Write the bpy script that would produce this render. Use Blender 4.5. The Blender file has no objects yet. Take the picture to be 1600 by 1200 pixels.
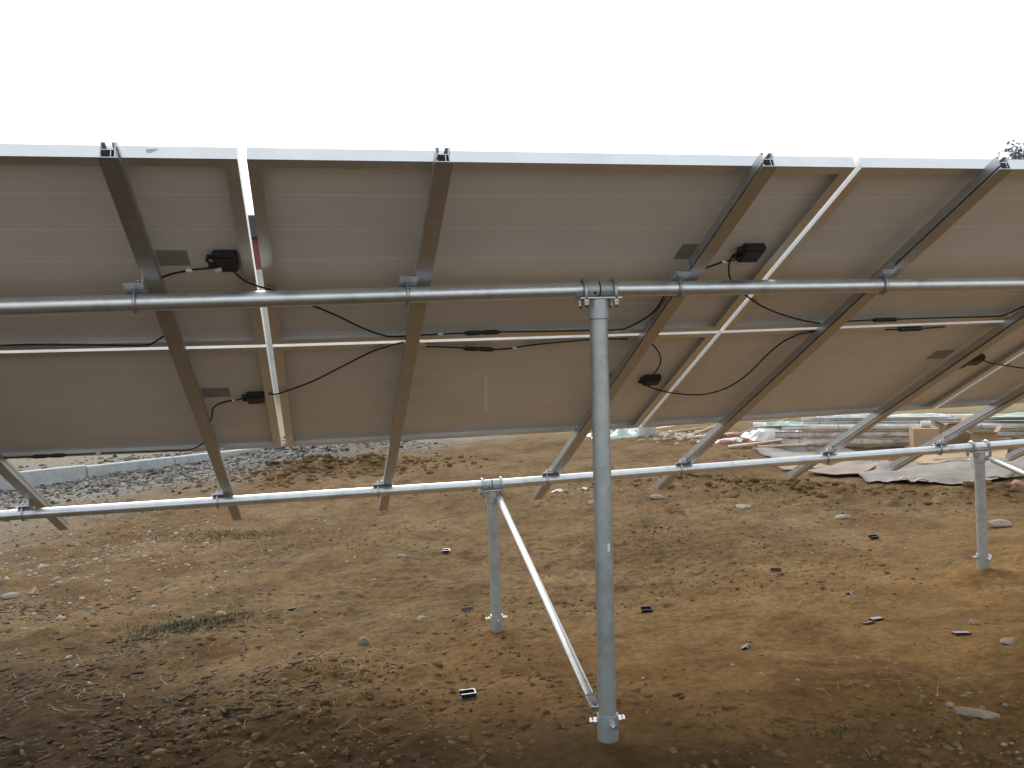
import bpy, math, random
import numpy as np
from mathutils import Vector, Matrix

# ------------------------------------------------------------------ camera, sky, sun, exposure
scene = bpy.context.scene
COL = scene.collection
ZO = 1.955                                   # lifts the array so that the ground lies near z = 0


def cam_axes(yaw, pitch, roll):
    f = Vector((math.sin(yaw) * math.cos(pitch), math.cos(yaw) * math.cos(pitch), math.sin(pitch)))
    r = Vector((math.cos(yaw), -math.sin(yaw), 0))
    u = r.cross(f)
    r2 = r * math.cos(roll) + u * math.sin(roll)
    u2 = u * math.cos(roll) - r * math.sin(roll)
    return r2, u2, f


cam_data = bpy.data.cameras.new('camera')
cam = bpy.data.objects.new('camera', cam_data)
COL.objects.link(cam)
cr, cu, cf = cam_axes(0.21789, -0.04258, -0.03294)
M = Matrix((cr, cu, -cf)).transposed().to_4x4()
M.translation = Vector((0.1436, -2.23024, -0.47247 + ZO))
cam.matrix_world = M
cam_data.sensor_width = 36.0
cam_data.lens = 1375.8 / 1600 * 36.0
cam_data.clip_start = 0.05
cam_data.clip_end = 3000
scene.camera = cam

SUN_EL, SUN_AZ = 34.0, -4.0                 # azimuth from +Y, clockwise
world = bpy.data.worlds.new('World')
scene.world = world
world.use_nodes = True
nt = world.node_tree
nt.nodes.clear()
out = nt.nodes.new('ShaderNodeOutputWorld')
bg = nt.nodes.new('ShaderNodeBackground')
sky = nt.nodes.new('ShaderNodeTexSky')
sky.sky_type = 'NISHITA'
sky.sun_disc = False
sky.sun_elevation = math.radians(SUN_EL)
sky.sun_rotation = math.radians(SUN_AZ)
sky.dust_density = 4.0
sky.air_density = 1.2
mixw = nt.nodes.new('ShaderNodeMix')         # a veil of cloud: the blue of the clear sky washed to white
mixw.data_type = 'RGBA'
mixw.inputs[0].default_value = 0.72
nt.links.new(sky.outputs[0], mixw.inputs[6])
mixw.inputs[7].default_value = (6.1, 6.4, 6.55, 1)
nt.links.new(mixw.outputs[2], bg.inputs['Color'])
bg.inputs['Strength'].default_value = 0.122
nt.links.new(bg.outputs[0], out.inputs['Surface'])

sl = bpy.data.lights.new('sun', 'SUN')
sl.energy = 1.4
sl.angle = math.radians(28)
sl.color = (1.0, 0.98, 0.945)
sun = bpy.data.objects.new('sun', sl)
COL.objects.link(sun)
el, az = math.radians(SUN_EL), math.radians(SUN_AZ)
sd = Vector((math.sin(az) * math.cos(el), math.cos(az) * math.cos(el), math.sin(el)))
sun.rotation_euler = (-sd).to_track_quat('-Z', 'Y').to_euler()
sun.location = sd * 30

vs = scene.view_settings
vs.view_transform = 'Standard'
vs.look = 'None'
vs.gamma = 1.0
vs.use_curve_mapping = False
vs.exposure = 0.75

rng = np.random.default_rng(7)
random.seed(7)

# ------------------------------------------------------------------ noise and ground height
_perm = np.random.default_rng(3).random((256, 256)).astype(np.float32)


def vnoise(x, y):
    xi = np.floor(x).astype(np.int64)
    yi = np.floor(y).astype(np.int64)
    fx = x - xi
    fy = y - yi
    fx = fx * fx * (3 - 2 * fx)
    fy = fy * fy * (3 - 2 * fy)
    a = _perm[xi & 255, yi & 255]
    b = _perm[(xi + 1) & 255, yi & 255]
    c = _perm[xi & 255, (yi + 1) & 255]
    d = _perm[(xi + 1) & 255, (yi + 1) & 255]
    return (a + (b - a) * fx) * (1 - fy) + (c + (d - c) * fx) * fy - 0.5


def base_z(x, y):
    xs = np.clip(x, -6, 9)
    ye = np.where(y < 2.2, np.maximum(y, -8), 2.2 + 1.8 * (1 - np.exp(-(np.maximum(y, 2.2) - 2.2) / 1.8)))
    return 0.024 * (xs - 1.0) - 0.098 * (ye - 2.2)


BUMPS = [  # x, y, rx, ry, angle, height: heaps and ruts of dug soil
    (4.0, 6.75, 0.50, 0.22, -0.5, 0.07), (4.6, 6.2, 0.55, 0.26, -0.5, 0.08), (5.05, 5.45, 0.6, 0.25, -0.7, 0.08),
    (5.6, 4.75, 0.7, 0.25, -0.4, 0.06), (6.2, 4.45, 0.7, 0.25, -0.3, 0.06),
    (-0.4, 10.9, 0.5, 0.4, 0.0, 0.10), (0.3, 10.4, 0.7, 0.45, 0.0, 0.12), (1.0, 10.2, 0.6, 0.4, 0.0, 0.10),
    (0.4, 12.2, 0.9, 0.5, 0.0, 0.14), (1.6, 9.3, 0.5, 0.4, 0.0, 0.06),
    (-0.7, 2.7, 0.45, 0.25, 0.5, 0.035), (0.15, 1.95, 0.35, 0.2, 0.3, 0.03), (-0.2, 1.6, 0.4, 0.2, 0.2, -0.03),
    (2.4, 0.6, 0.4, 0.2, 0.2, -0.025), (3.3, 1.9, 0.5, 0.2, 0.1, -0.03), (-1.3, 3.4, 0.6, 0.25, 0.4, 0.03),
    (1.015, 0.446, 0.13, 0.10, 0.0, 0.022), (1.007, 2.221, 0.16, 0.11, 0.0, 0.028), (3.931, 2.188, 0.16, 0.11, 0.0, 0.028),
    (2.6, 4.9, 0.6, 0.2, 0.1, -0.025), (1.2, 3.4, 0.5, 0.2, 0.1, 0.02),
    (-2.0, 12.2, 1.2, 0.5, 0.3, 0.05), (-0.6, 12.8, 0.9, 0.4, 0.4, 0.10),
]


def ground_z(x, y):
    x = np.asarray(x, float)
    y = np.asarray(y, float)
    z = base_z(x, y)
    near = np.exp(-np.maximum(np.hypot(x - 1.5, y - 3) - 9, 0) / 8)
    z = z + 0.055 * vnoise(x * 0.55 + 11, y * 0.55 + 5)
    z = z + near * (0.042 * vnoise(x * 1.7, y * 1.7 + 40) + 0.030 * vnoise(x * 4.1 + 9, y * 4.1)
                    + 0.012 * vnoise(x * 9.3, y * 9.3 + 3))
    rough = np.clip(vnoise(x * 0.9 + 77, y * 0.9 + 31) * 2.2 + 0.55, 0.15, 1.3)
    c = vnoise(x * 17 + 5, y * 17)
    z = z + near * rough * (0.030 * np.maximum(c, 0) - 0.014 * np.maximum(vnoise(x * 13 + 31, y * 23), 0) + 0.013 * vnoise(x * 33, y * 33 + 8) + 0.006 * vnoise(x * 61, y * 61 + 2))
    for bx, by, rx, ry, a, h in BUMPS:
        ca, sa = math.cos(a), math.sin(a)
        p = ((x - bx) * ca + (y - by) * sa) / rx
        q = (-(x - bx) * sa + (y - by) * ca) / ry
        e = np.exp(-(p * p + q * q))
        z = z + h * e * (1 + 1.2 * vnoise(x * 7 + bx, y * 7 + by))
    return z


def gz(x, y):
    return float(ground_z(np.array([x]), np.array([y]))[0])


# ------------------------------------------------------------------ materials
MATS = {}


def mat(name, color, rough=0.6, metal=0.0, var=0.15, scale=20.0, bump=0.0, bscale=60.0, coat=0.0, dirt=None, island=0.0, spec=None, rvar=0.10):
    m = bpy.data.materials.new(name)
    m.use_nodes = True
    n, l = m.node_tree.nodes, m.node_tree.links
    b = n['Principled BSDF']
    b.inputs['Roughness'].default_value = rough
    b.inputs['Metallic'].default_value = metal
    if coat:
        b.inputs['Coat Weight'].default_value = coat
    if spec is not None:
        b.inputs['Specular IOR Level'].default_value = spec
    tc = n.new('ShaderNodeTexCoord')
    nz = n.new('ShaderNodeTexNoise')
    nz.inputs['Scale'].default_value = scale
    nz.inputs['Detail'].default_value = 6
    nz.inputs['Roughness'].default_value = 0.65
    l.new(tc.outputs['Object'], nz.inputs['Vector'])
    rp = n.new('ShaderNodeValToRGB')
    rp.color_ramp.elements[0].position = 0.3
    rp.color_ramp.elements[1].position = 0.7
    c = color
    rp.color_ramp.elements[0].color = tuple(max(0, v * (1 - var)) for v in c) + (1,)
    rp.color_ramp.elements[1].color = tuple(min(0.95, v * (1 + var)) for v in c) + (1,)
    l.new(nz.outputs['Fac'], rp.inputs['Fac'])
    col = rp.outputs['Color']
    if dirt:
        n2 = n.new('ShaderNodeTexNoise')
        n2.inputs['Scale'].default_value = scale * 0.23
        n2.inputs['Detail'].default_value = 5
        l.new(tc.outputs['Object'], n2.inputs['Vector'])
        r2 = n.new('ShaderNodeValToRGB')
        r2.color_ramp.elements[0].position = 0.52
        r2.color_ramp.elements[1].position = 0.72
        l.new(n2.outputs['Fac'], r2.inputs['Fac'])
        mx = n.new('ShaderNodeMix')
        mx.data_type = 'RGBA'
        l.new(r2.outputs['Color'], mx.inputs[0])
        l.new(col, mx.inputs[6])
        mx.inputs[7].default_value = tuple(dirt) + (1,)
        col = mx.outputs[2]
    if island:
        g = n.new('ShaderNodeNewGeometry')
        mr = n.new('ShaderNodeMapRange')
        mr.inputs['To Min'].default_value = 1 - island
        mr.inputs['To Max'].default_value = 1 + island
        l.new(g.outputs['Random Per Island'], mr.inputs['Value'])
        hs = n.new('ShaderNodeHueSaturation')
        l.new(mr.outputs[0], hs.inputs['Value'])
        l.new(col, hs.inputs['Color'])
        col = hs.outputs['Color']
    l.new(col, b.inputs['Base Color'])
    mr2 = n.new('ShaderNodeMapRange')
    mr2.inputs['To Min'].default_value = max(0.03, rough - rvar)
    mr2.inputs['To Max'].default_value = min(1, rough + rvar)
    l.new(nz.outputs['Fac'], mr2.inputs['Value'])
    l.new(mr2.outputs[0], b.inputs['Roughness'])
    if bump:
        n3 = n.new('ShaderNodeTexNoise')
        n3.inputs['Scale'].default_value = bscale
        n3.inputs['Detail'].default_value = 5
        l.new(tc.outputs['Object'], n3.inputs['Vector'])
        bp = n.new('ShaderNodeBump')
        bp.inputs['Strength'].default_value = bump
        bp.inputs['Distance'].default_value = 0.01
        l.new(n3.outputs['Fac'], bp.inputs['Height'])
        l.new(bp.outputs['Normal'], b.inputs['Normal'])
    MATS[name] = m
    return m


GALV = mat('galvanised_steel', (0.70, 0.73, 0.75), 0.33, 0.85, 0.07, 60, 0.015, 40, dirt=(0.54, 0.55, 0.55), rvar=0.04)
GALVP = mat('post_steel', (0.46, 0.50, 0.51), 0.48, 0.65, 0.12, 30, 0.06, 80, dirt=(0.33, 0.34, 0.34))
ALU = mat('rail_aluminium', (0.52, 0.53, 0.54), 0.42, 0.9, 0.10, 25, 0.03, 120)
BRACK = mat('bracket_aluminium', (0.60, 0.62, 0.64), 0.38, 0.85, 0.10, 30)
FRAME = mat('frame_aluminium', (0.74, 0.75, 0.76), 0.42, 0.88, 0.06, 12)
BOLT = mat('bolt_steel', (0.46, 0.46, 0.47), 0.35, 0.9, 0.2, 150)
ZINC = mat('bright_bolt', (0.75, 0.76, 0.77), 0.25, 0.9, 0.1, 150)
BLACK = mat('black_plastic', (0.012, 0.012, 0.013), 0.45, 0, 0.2, 60)
CABLE = mat('black_cable', (0.010, 0.010, 0.011), 0.5, 0, 0.2, 60)
CAPM = mat('cap_plastic', (0.016, 0.015, 0.022), 0.28, 0, 0.3, 80, coat=0.5)
WHITE = mat('white_sticker', (0.75, 0.75, 0.74), 0.5, 0, 0.05, 60)
STICK = mat('grey_label_film', (0.30, 0.28, 0.26), 0.4, 0, 0.12, 40)
STREAK = mat('pale_streak', (0.94, 0.93, 0.88), 0.7, 0, 0.15, 60)
INK = mat('label_ink', (0.40, 0.44, 0.45), 0.6)
CONC = mat('concrete', (0.42, 0.43, 0.43), 0.85, 0, 0.18, 9, 0.4, 70, dirt=(0.30, 0.31, 0.31))
CARD = mat('cardboard', (0.36, 0.25, 0.15), 0.85, 0, 0.12, 7, 0.1, 60, dirt=(0.30, 0.21, 0.12))
CARDG = mat('weathered_board', (0.27, 0.245, 0.215), 0.8, 0, 0.15, 4, 0.15, 50, dirt=(0.22, 0.18, 0.14))
CARDP = mat('pinkish_board', (0.28, 0.215, 0.165), 0.8, 0, 0.12, 5, 0.15, 50)
WRAP = mat('bundle_wrap', (0.54, 0.47, 0.42), 0.45, 0, 0.3, 9, 0.4, 30, dirt=(0.27, 0.21, 0.17))
WRAPW = mat('white_wrap', (0.62, 0.61, 0.58), 0.4, 0, 0.22, 8, 0.4, 30, dirt=(0.33, 0.29, 0.25))
BAND = mat('packing_band', (0.36, 0.30, 0.255), 0.6, 0, 0.2, 40)
FILM = mat('white_film', (0.62, 0.63, 0.62), 0.35, 0, 0.12, 14, 0.6, 25)
GFILM = mat('greenish_film', (0.42, 0.54, 0.47), 0.35, 0, 0.10, 14, 0.5, 25)
TARP = mat('grey_sheeting', (0.20, 0.172, 0.148), 0.55, 0, 0.16, 3, 0.3, 18, dirt=(0.15, 0.115, 0.08))
WOOD = mat('old_wood', (0.30, 0.21, 0.13), 0.85, 0, 0.3, 14, 0.3, 60)
PALEW = mat('pale_wood', (0.55, 0.44, 0.33), 0.8, 0, 0.15, 14, 0.2, 60)
BRICK = mat('brick_red', (0.33, 0.15, 0.10), 0.9, 0, 0.2, 30, 0.4, 80, island=0.2)
STONE = mat('pale_stone', (0.26, 0.21, 0.15), 0.9, 0, 0.18, 25, 0.5, 60, island=0.2)
SLATE = mat('flat_grey_stone', (0.23, 0.205, 0.165), 0.85, 0, 0.15, 20, 0.4, 60)
PEB = mat('pebbles', (0.245, 0.195, 0.14), 0.9, 0, 0.12, 40, 0.3, 90, island=0.5)
CLOD = mat('soil_clods', (0.150, 0.094, 0.044), 0.98, 0, 0.25, 30, 0.6, 120, island=0.30, spec=0.1)
GRAV = mat('dark_gravel', (0.15, 0.143, 0.126), 0.9, 0, 0.2, 40, 0.3, 90, island=0.9)
CHIP = mat('dark_chips', (0.075, 0.055, 0.038), 0.95, 0, 0.3, 40, 0.3, 90, island=0.7, spec=0.1)
STRAW = mat('dry_straw', (0.40, 0.30, 0.16), 0.8, 0, 0.2, 30, island=0.35)
WEED = mat('weed_leaf', (0.050, 0.055, 0.026), 0.95, 0, 0.25, 30, island=0.45, spec=0.08)
HAZE_LEAF = mat('hazy_tree_leaf', (0.15, 0.155, 0.185), 0.7, 0, 0.2, 3, island=0.35)  # blue-grey of distance haze put into the leaf colour
BARK = mat('bark', (0.11, 0.09, 0.075), 0.9, 0, 0.25, 20, 0.5, 40)
ROOF = mat('dark_roof', (0.06, 0.06, 0.06), 0.7, 0, 0.2, 6)
REDW = mat('red_brickwork', (0.20, 0.065, 0.06), 0.85, 0, 0.2, 3)
PALEWALL = mat('pale_render', (0.50, 0.51, 0.48), 0.85, 0, 0.12, 2)
DARKGLASS = mat('window_glass', (0.03, 0.035, 0.04), 0.1, 0, 0.1, 2)
INNER = mat('rubber_gap', (0.02, 0.022, 0.025), 0.7)


def soil_material():
    m = bpy.data.materials.new('bare_soil')
    m.use_nodes = True
    n, l = m.node_tree.nodes, m.node_tree.links
    b = n['Principled BSDF']
    b.inputs['Roughness'].default_value = 0.97
    b.inputs['Specular IOR Level'].default_value = 0.08
    tc = n.new('ShaderNodeTexCoord')

    def noise(scale, detail=6, rough=0.6, dist=0.0, sx=1, sy=1):
        mp = n.new('ShaderNodeMapping')
        mp.inputs['Scale'].default_value = (sx, sy, 1)
        l.new(tc.outputs['Object'], mp.inputs['Vector'])
        z = n.new('ShaderNodeTexNoise')
        z.inputs['Scale'].default_value = scale
        z.inputs['Detail'].default_value = detail
        z.inputs['Roughness'].default_value = rough
        z.inputs['Distortion'].default_value = dist
        l.new(mp.outputs[0], z.inputs['Vector'])
        return z.outputs['Fac']

    def ramp(v, p0, p1, c0=(0, 0, 0), c1=(1, 1, 1)):
        r = n.new('ShaderNodeValToRGB')
        r.color_ramp.elements[0].position = p0
        r.color_ramp.elements[1].position = p1
        r.color_ramp.elements[0].color = tuple(c0) + (1,)
        r.color_ramp.elements[1].color = tuple(c1) + (1,)
        l.new(v, r.inputs['Fac'])
        return r.outputs['Color']

    def mix(f, a, c, blend='MIX'):
        x = n.new('ShaderNodeMix')
        x.data_type = 'RGBA'
        x.blend_type = blend
        for sock, v in ((0, f), (6, a), (7, c)):
            if isinstance(v, tuple):
                x.inputs[sock].default_value = v + (1,)
            elif isinstance(v, (int, float)):
                x.inputs[sock].default_value = v
            else:
                l.new(v, x.inputs[sock])
        return x.outputs[2]

    base = ramp(noise(0.9, 8, 0.62, 0.4), 0.32, 0.68, (0.142, 0.087, 0.039), (0.262, 0.182, 0.098))
    red = ramp(noise(1.6, 6, 0.6, 0.3), 0.50, 0.68)
    base = mix(red, base, (0.180, 0.102, 0.046))
    moss = ramp(noise(1.15, 7, 0.7, 0.6), 0.57, 0.70)
    base = mix(moss, base, (0.155, 0.128, 0.067))
    grain = ramp(noise(26, 8, 0.75), 0.28, 0.72, (0.48, 0.47, 0.46), (1.36, 1.36, 1.36))
    base = mix(1.0, base, grain, 'MULTIPLY')
    fine = ramp(noise(120, 4, 0.7), 0.30, 0.70, (0.75, 0.74, 0.72), (1.20, 1.20, 1.20))
    base = mix(1.0, base, fine, 'MULTIPLY')
    mottle = ramp(noise(5.5, 7, 0.72, 0.8), 0.34, 0.66, (0.70, 0.67, 0.63), (1.16, 1.15, 1.13))
    base = mix(1.0, base, mottle, 'MULTIPLY')
    damp = ramp(noise(3.3, 7, 0.7, 0.5), 0.52, 0.68)
    base = mix(damp, base, (0.085, 0.055, 0.030))
    # grey, gravelly ground towards the kerb on the left and far field beyond
    sep = n.new('ShaderNodeSeparateXYZ')
    l.new(tc.outputs['Object'], sep.inputs[0])

    def lin(kx, ky, c, lo, hi):
        a = n.new('ShaderNodeMath'); a.operation = 'MULTIPLY'; a.inputs[1].default_value = kx
        l.new(sep.outputs['X'], a.inputs[0])
        d = n.new('ShaderNodeMath'); d.operation = 'MULTIPLY_ADD'; d.inputs[1].default_value = ky
        l.new(sep.outputs['Y'], d.inputs[0]); l.new(a.outputs[0], d.inputs[2])
        w = n.new('ShaderNodeMath'); w.operation = 'ADD'
        l.new(d.outputs[0], w.inputs[0])
        nzz = n.new('ShaderNodeMath'); nzz.operation = 'MULTIPLY'; nzz.inputs[1].default_value = 2.2
        l.new(noise(1.3, 5), nzz.inputs[0]); l.new(nzz.outputs[0], w.inputs[1])
        r = n.new('ShaderNodeMapRange')
        r.inputs['From Min'].default_value = lo
        r.inputs['From Max'].default_value = hi
        l.new(w.outputs[0], r.inputs['Value'])
        return r.outputs[0]
    # distance in front of the kerb line (kerb runs from (-6,10.3) to (0.4,13.9))
    grey = lin(-0.49, 0.87, 0, 10.2, 12.2)
    gcol = ramp(noise(34, 5, 0.7), 0.35, 0.65, (0.10, 0.10, 0.095), (0.34, 0.33, 0.31))
    base = mix(grey, base, gcol)
    # warmer, lighter soil colour round the foot of the tall post and to its right
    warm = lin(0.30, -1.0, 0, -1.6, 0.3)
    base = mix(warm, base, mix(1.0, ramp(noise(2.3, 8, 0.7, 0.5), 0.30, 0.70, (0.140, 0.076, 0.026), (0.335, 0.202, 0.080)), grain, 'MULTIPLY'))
    # churned, damp soil with rotten straw near the photographer on the left
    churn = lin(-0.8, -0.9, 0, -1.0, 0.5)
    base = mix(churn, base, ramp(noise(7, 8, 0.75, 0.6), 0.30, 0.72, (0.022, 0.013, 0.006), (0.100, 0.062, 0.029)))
    greyl = lin(-0.95, 0.30, 0, 5.0, 7.5)
    base = mix(greyl, base, ramp(noise(22, 6, 0.7), 0.3, 0.7, (0.15, 0.125, 0.09), (0.34, 0.31, 0.26)))
    far = lin(0.3, 0.95, 0, 13.5, 17.5)
    base = mix(far, base, ramp(noise(0.5, 5), 0.40, 0.62, (0.30, 0.24, 0.16), (0.27, 0.25, 0.13)))
    bounce_ground = lin(0.0, -1.0, 0, 2.6, 4.2)       # unseen pale ground behind the row, added to bounce light under the panels
    base = mix(bounce_ground, base, ramp(noise(18, 7, 0.75), 0.3, 0.7, (0.29, 0.255, 0.215), (0.47, 0.425, 0.365)))
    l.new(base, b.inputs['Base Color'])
    bp = n.new('ShaderNodeBump')
    bp.inputs['Strength'].default_value = 1.0
    bp.inputs['Distance'].default_value = 0.012
    hsum = n.new('ShaderNodeMath'); hsum.operation = 'ADD'
    l.new(noise(55, 8, 0.75), hsum.inputs[0])
    h2 = n.new('ShaderNodeMath'); h2.operation = 'MULTIPLY'; h2.inputs[1].default_value = 0.4
    l.new(noise(160, 4, 0.7), h2.inputs[0])
    l.new(h2.outputs[0], hsum.inputs[1])
    l.new(hsum.outputs[0], bp.inputs['Height'])
    l.new(bp.outputs['Normal'], b.inputs['Normal'])
    return m


def backsheet_material():
    m = bpy.data.materials.new('white_backsheet')
    m.use_nodes = True
    n, l = m.node_tree.nodes, m.node_tree.links
    b = n['Principled BSDF']
    b.inputs['Roughness'].default_value = 0.5
    uvn = n.new('ShaderNodeUVMap')
    sep = n.new('ShaderNodeSeparateXYZ')
    l.new(uvn.outputs[0], sep.inputs[0])

    def line(axis, pitch, off, w):
        a = n.new('ShaderNodeMath'); a.operation = 'ADD'; a.inputs[1].default_value = off
        l.new(sep.outputs[axis], a.inputs[0])
        p = n.new('ShaderNodeMath'); p.operation = 'PINGPONG'; p.inputs[1].default_value = pitch / 2
        l.new(a.outputs[0], p.inputs[0])
        c = n.new('ShaderNodeMath'); c.operation = 'LESS_THAN'; c.inputs[1].default_value = w
        l.new(p.outputs[0], c.inputs[0])
        return c.outputs[0]
    a = line('X', 0.1585, -0.0325, 0.0012)
    c = line('Y', 0.1585, -0.0185, 0.0016)
    mx = n.new('ShaderNodeMath'); mx.operation = 'MULTIPLY_ADD'
    mx.inputs[1].default_value = 0.15
    l.new(a, mx.inputs[0]); l.new(c, mx.inputs[2])
    tc = n.new('ShaderNodeTexCoord')
    nz = n.new('ShaderNodeTexNoise')
    nz.inputs['Scale'].default_value = 2.4
    nz.inputs['Detail'].default_value = 9
    nz.inputs['Roughness'].default_value = 0.7
    l.new(tc.outputs['Object'], nz.inputs['Vector'])
    rp = n.new('ShaderNodeValToRGB')
    rp.color_ramp.elements[0].position = 0.3
    rp.color_ramp.elements[1].position = 0.7
    rp.color_ramp.elements[0].color = (0.70, 0.665, 0.62, 1)
    rp.color_ramp.elements[1].color = (0.80, 0.765, 0.72, 1)
    l.new(nz.outputs['Fac'], rp.inputs['Fac'])
    mc = n.new('ShaderNodeMix'); mc.data_type = 'RGBA'
    l.new(mx.outputs[0], mc.inputs[0])
    l.new(rp.outputs['Color'], mc.inputs[6])
    mc.inputs[7].default_value = (0.95, 0.92, 0.88, 1)
    l.new(mc.outputs[2], b.inputs['Base Color'])
    return m


def cell_material():
    m = bpy.data.materials.new('solar_cells')
    m.use_nodes = True
    n, l = m.node_tree.nodes, m.node_tree.links
    b = n['Principled BSDF']
    b.inputs['Roughness'].default_value = 0.12
    uvn = n.new('ShaderNodeUVMap')
    br = n.new('ShaderNodeTexBrick')
    br.offset = 0
    br.inputs['Scale'].default_value = 1
    br.inputs['Mortar Size'].default_value = 0.002
    br.inputs['Brick Width'].default_value = 0.1585
    br.inputs['Row Height'].default_value = 0.1585
    br.inputs['Color1'].default_value = (0.012, 0.02, 0.06, 1)
    br.inputs['Color2'].default_value = (0.015, 0.026, 0.075, 1)
    br.inputs['Mortar'].default_value = (0.5, 0.5, 0.5, 1)
    l.new(uvn.outputs[0], br.inputs['Vector'])
    l.new(br.outputs['Color'], b.inputs['Base Color'])
    return m


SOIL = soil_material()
BACK = backsheet_material()
CELLS = cell_material()


# ------------------------------------------------------------------ mesh helpers
class MB:
    def __init__(self):
        self.v = []
        self.f = []
        self.uv = None

    def add(self, vs, fs):
        k = len(self.v)
        self.v += [tuple(p) for p in vs]
        self.f += [tuple(i + k for i in f) for f in fs]
        return self

    def box(self, c, ax, ay, az):
        """box from centre and three half-axis vectors"""
        c, ax, ay, az = Vector(c), Vector(ax), Vector(ay), Vector(az)
        p = [c + ax * i + ay * j + az * k for i in (-1, 1) for j in (-1, 1) for k in (-1, 1)]
        f = [(0, 1, 3, 2), (4, 6, 7, 5), (0, 4, 5, 1), (2, 3, 7, 6), (0, 2, 6, 4), (1, 5, 7, 3)]
        if ax.cross(ay).dot(az) < 0:
            f = [q[::-1] for q in f]
        return self.add(p, f)

    def bevel_box(self, c, ax, ay, az, b):
        """box with chamfered edges"""
        c, ax, ay, az = Vector(c), Vector(ax), Vector(ay), Vector(az)
        L = [ax.length, ay.length, az.length]
        D = [ax.normalized(), ay.normalized(), az.normalized()]
        b = min(b, min(L) * 0.8)
        idx = {}
        pts = []
        for i in (-1, 1):
            for j in (-1, 1):
                for k in (-1, 1):
                    s = (i, j, k)
                    for a in range(3):
                        e = [L[t] if t == a else L[t] - b for t in range(3)]
                        idx[(s, a)] = len(pts)
                        pts.append(c + D[0] * e[0] * i + D[1] * e[1] * j + D[2] * e[2] * k)
        import itertools
        fs = []
        for a in range(3):
            o = [t for t in range(3) if t != a]
            for sg in (-1, 1):
                q = []
                for (p1, p2) in ((-1, -1), (1, -1), (1, 1), (-1, 1)):
                    s = [0, 0, 0]
                    s[a], s[o[0]], s[o[1]] = sg, p1, p2
                    q.append(idx[(tuple(s), a)])
                fs.append(tuple(q))
        for a in range(3):
            o = [t for t in range(3) if t != a]
            for p1 in (-1, 1):
                for p2 in (-1, 1):
                    q = []
                    s0 = [0, 0, 0]; s0[o[0]], s0[o[1]] = p1, p2
                    sa = list(s0); sa[a] = -1
                    sb = list(s0); sb[a] = 1
                    fs.append((idx[(tuple(sa), o[0])], idx[(tuple(sb), o[0])], idx[(tuple(sb), o[1])], idx[(tuple(sa), o[1])]))
        for s in itertools.product((-1, 1), repeat=3):
            fs.append(tuple(idx[(s, a)] for a in range(3)))
        g = []
        for q in fs:
            pc = sum((pts[i] for i in q), Vector()) / len(q)
            nn = (pts[q[1]] - pts[q[0]]).cross(pts[q[2]] - pts[q[1]])
            g.append(q if nn.dot(pc - c) > 0 else q[::-1])
        return self.add(pts, g)

    def tube(self, path, r, seg=12, caps=True, r_end=None, flat=1.0):
        path = [Vector(p) for p in path]
        n = len(path)
        ring = []
        t0 = (path[1] - path[0]).normalized()
        up = Vector((0, 0, 1)) if abs(t0.z) < 0.9 else Vector((1, 0, 0))
        a = t0.cross(up).normalized()
        vs = []
        for i, p in enumerate(path):
            t = (path[min(i + 1, n - 1)] - path[max(i - 1, 0)]).normalized()
            a = (a - t * a.dot(t)).normalized()
            bb = t.cross(a)
            rr = r if r_end is None else r + (r_end - r) * i / (n - 1)
            for k in range(seg):
                th = 2 * math.pi * k / seg
                vs.append(p + a * (rr * math.cos(th)) + bb * (rr * flat * math.sin(th)))
        fs = []
        for i in range(n - 1):
            for k in range(seg):
                k2 = (k + 1) % seg
                fs.append((i * seg + k, i * seg + k2, (i + 1) * seg + k2, (i + 1) * seg + k))
        if caps:
            fs.append(tuple(range(seg))[::-1])
            fs.append(tuple((n - 1) * seg + k for k in range(seg)))
        return self.add(vs, fs)

    def pipe(self, p0, p1, r, wall=0.003, seg=28):
        """an open-ended tube with a wall"""
        p0, p1 = Vector(p0), Vector(p1)
        t = (p1 - p0).normalized()
        up = Vector((0, 0, 1)) if abs(t.z) < 0.9 else Vector((1, 0, 0))
        a = t.cross(up).normalized()
        b = t.cross(a)
        vs = []
        for p in (p0, p1):
            for rr in (r, r - wall):
                for k in range(seg):
                    th = 2 * math.pi * k / seg
                    vs.append(p + a * rr * math.cos(th) + b * rr * math.sin(th))
        fs = []
        for k in range(seg):
            k2 = (k + 1) % seg
            fs.append((k, 2 * seg + k, 2 * seg + k2, k2))
            fs.append((seg + k, seg + k2, 3 * seg + k2, 3 * seg + k))
            fs.append((k, k2, seg + k2, seg + k))
            fs.append((2 * seg + k, 3 * seg + k, 3 * seg + k2, 2 * seg + k2))
        return self.add(vs, fs)

    def hexnut(self, c, d, r, h):
        c, d = Vector(c), Vector(d).normalized()
        return self.tube([c - d * h / 2, c + d * h / 2], r, 6)

    def build(self, name, m, parent=None, smooth=False, loc=None):
        me = bpy.data.meshes.new(name)
        if parent is not None:
            o0 = Vector((0, 0, 0))
            q = parent
            while q is not None:
                o0 += q.location
                q = q.parent
        else:
            o0 = Vector(loc) if loc is not None else Vector((0, 0, 0))
        vs = [(p[0] - o0.x, p[1] - o0.y, p[2] - o0.z) for p in self.v]
        me.from_pydata(vs, [], self.f)
        if self.uv:
            ul = me.uv_layers.new(name='UVMap')
            for lp in me.loops:
                ul.data[lp.index].uv = self.uv[lp.vertex_index]
        me.materials.append(m)
        if smooth:
            me.polygons.foreach_set('use_smooth', [True] * len(me.polygons))
            if smooth == 'angle':
                me.set_sharp_from_angle(angle=math.radians(40))
        me.update()
        o = bpy.data.objects.new(name, me)
        COL.objects.link(o)
        if parent is not None:
            o.parent = parent
        elif loc is not None:
            o.location = loc
        return o


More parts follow.
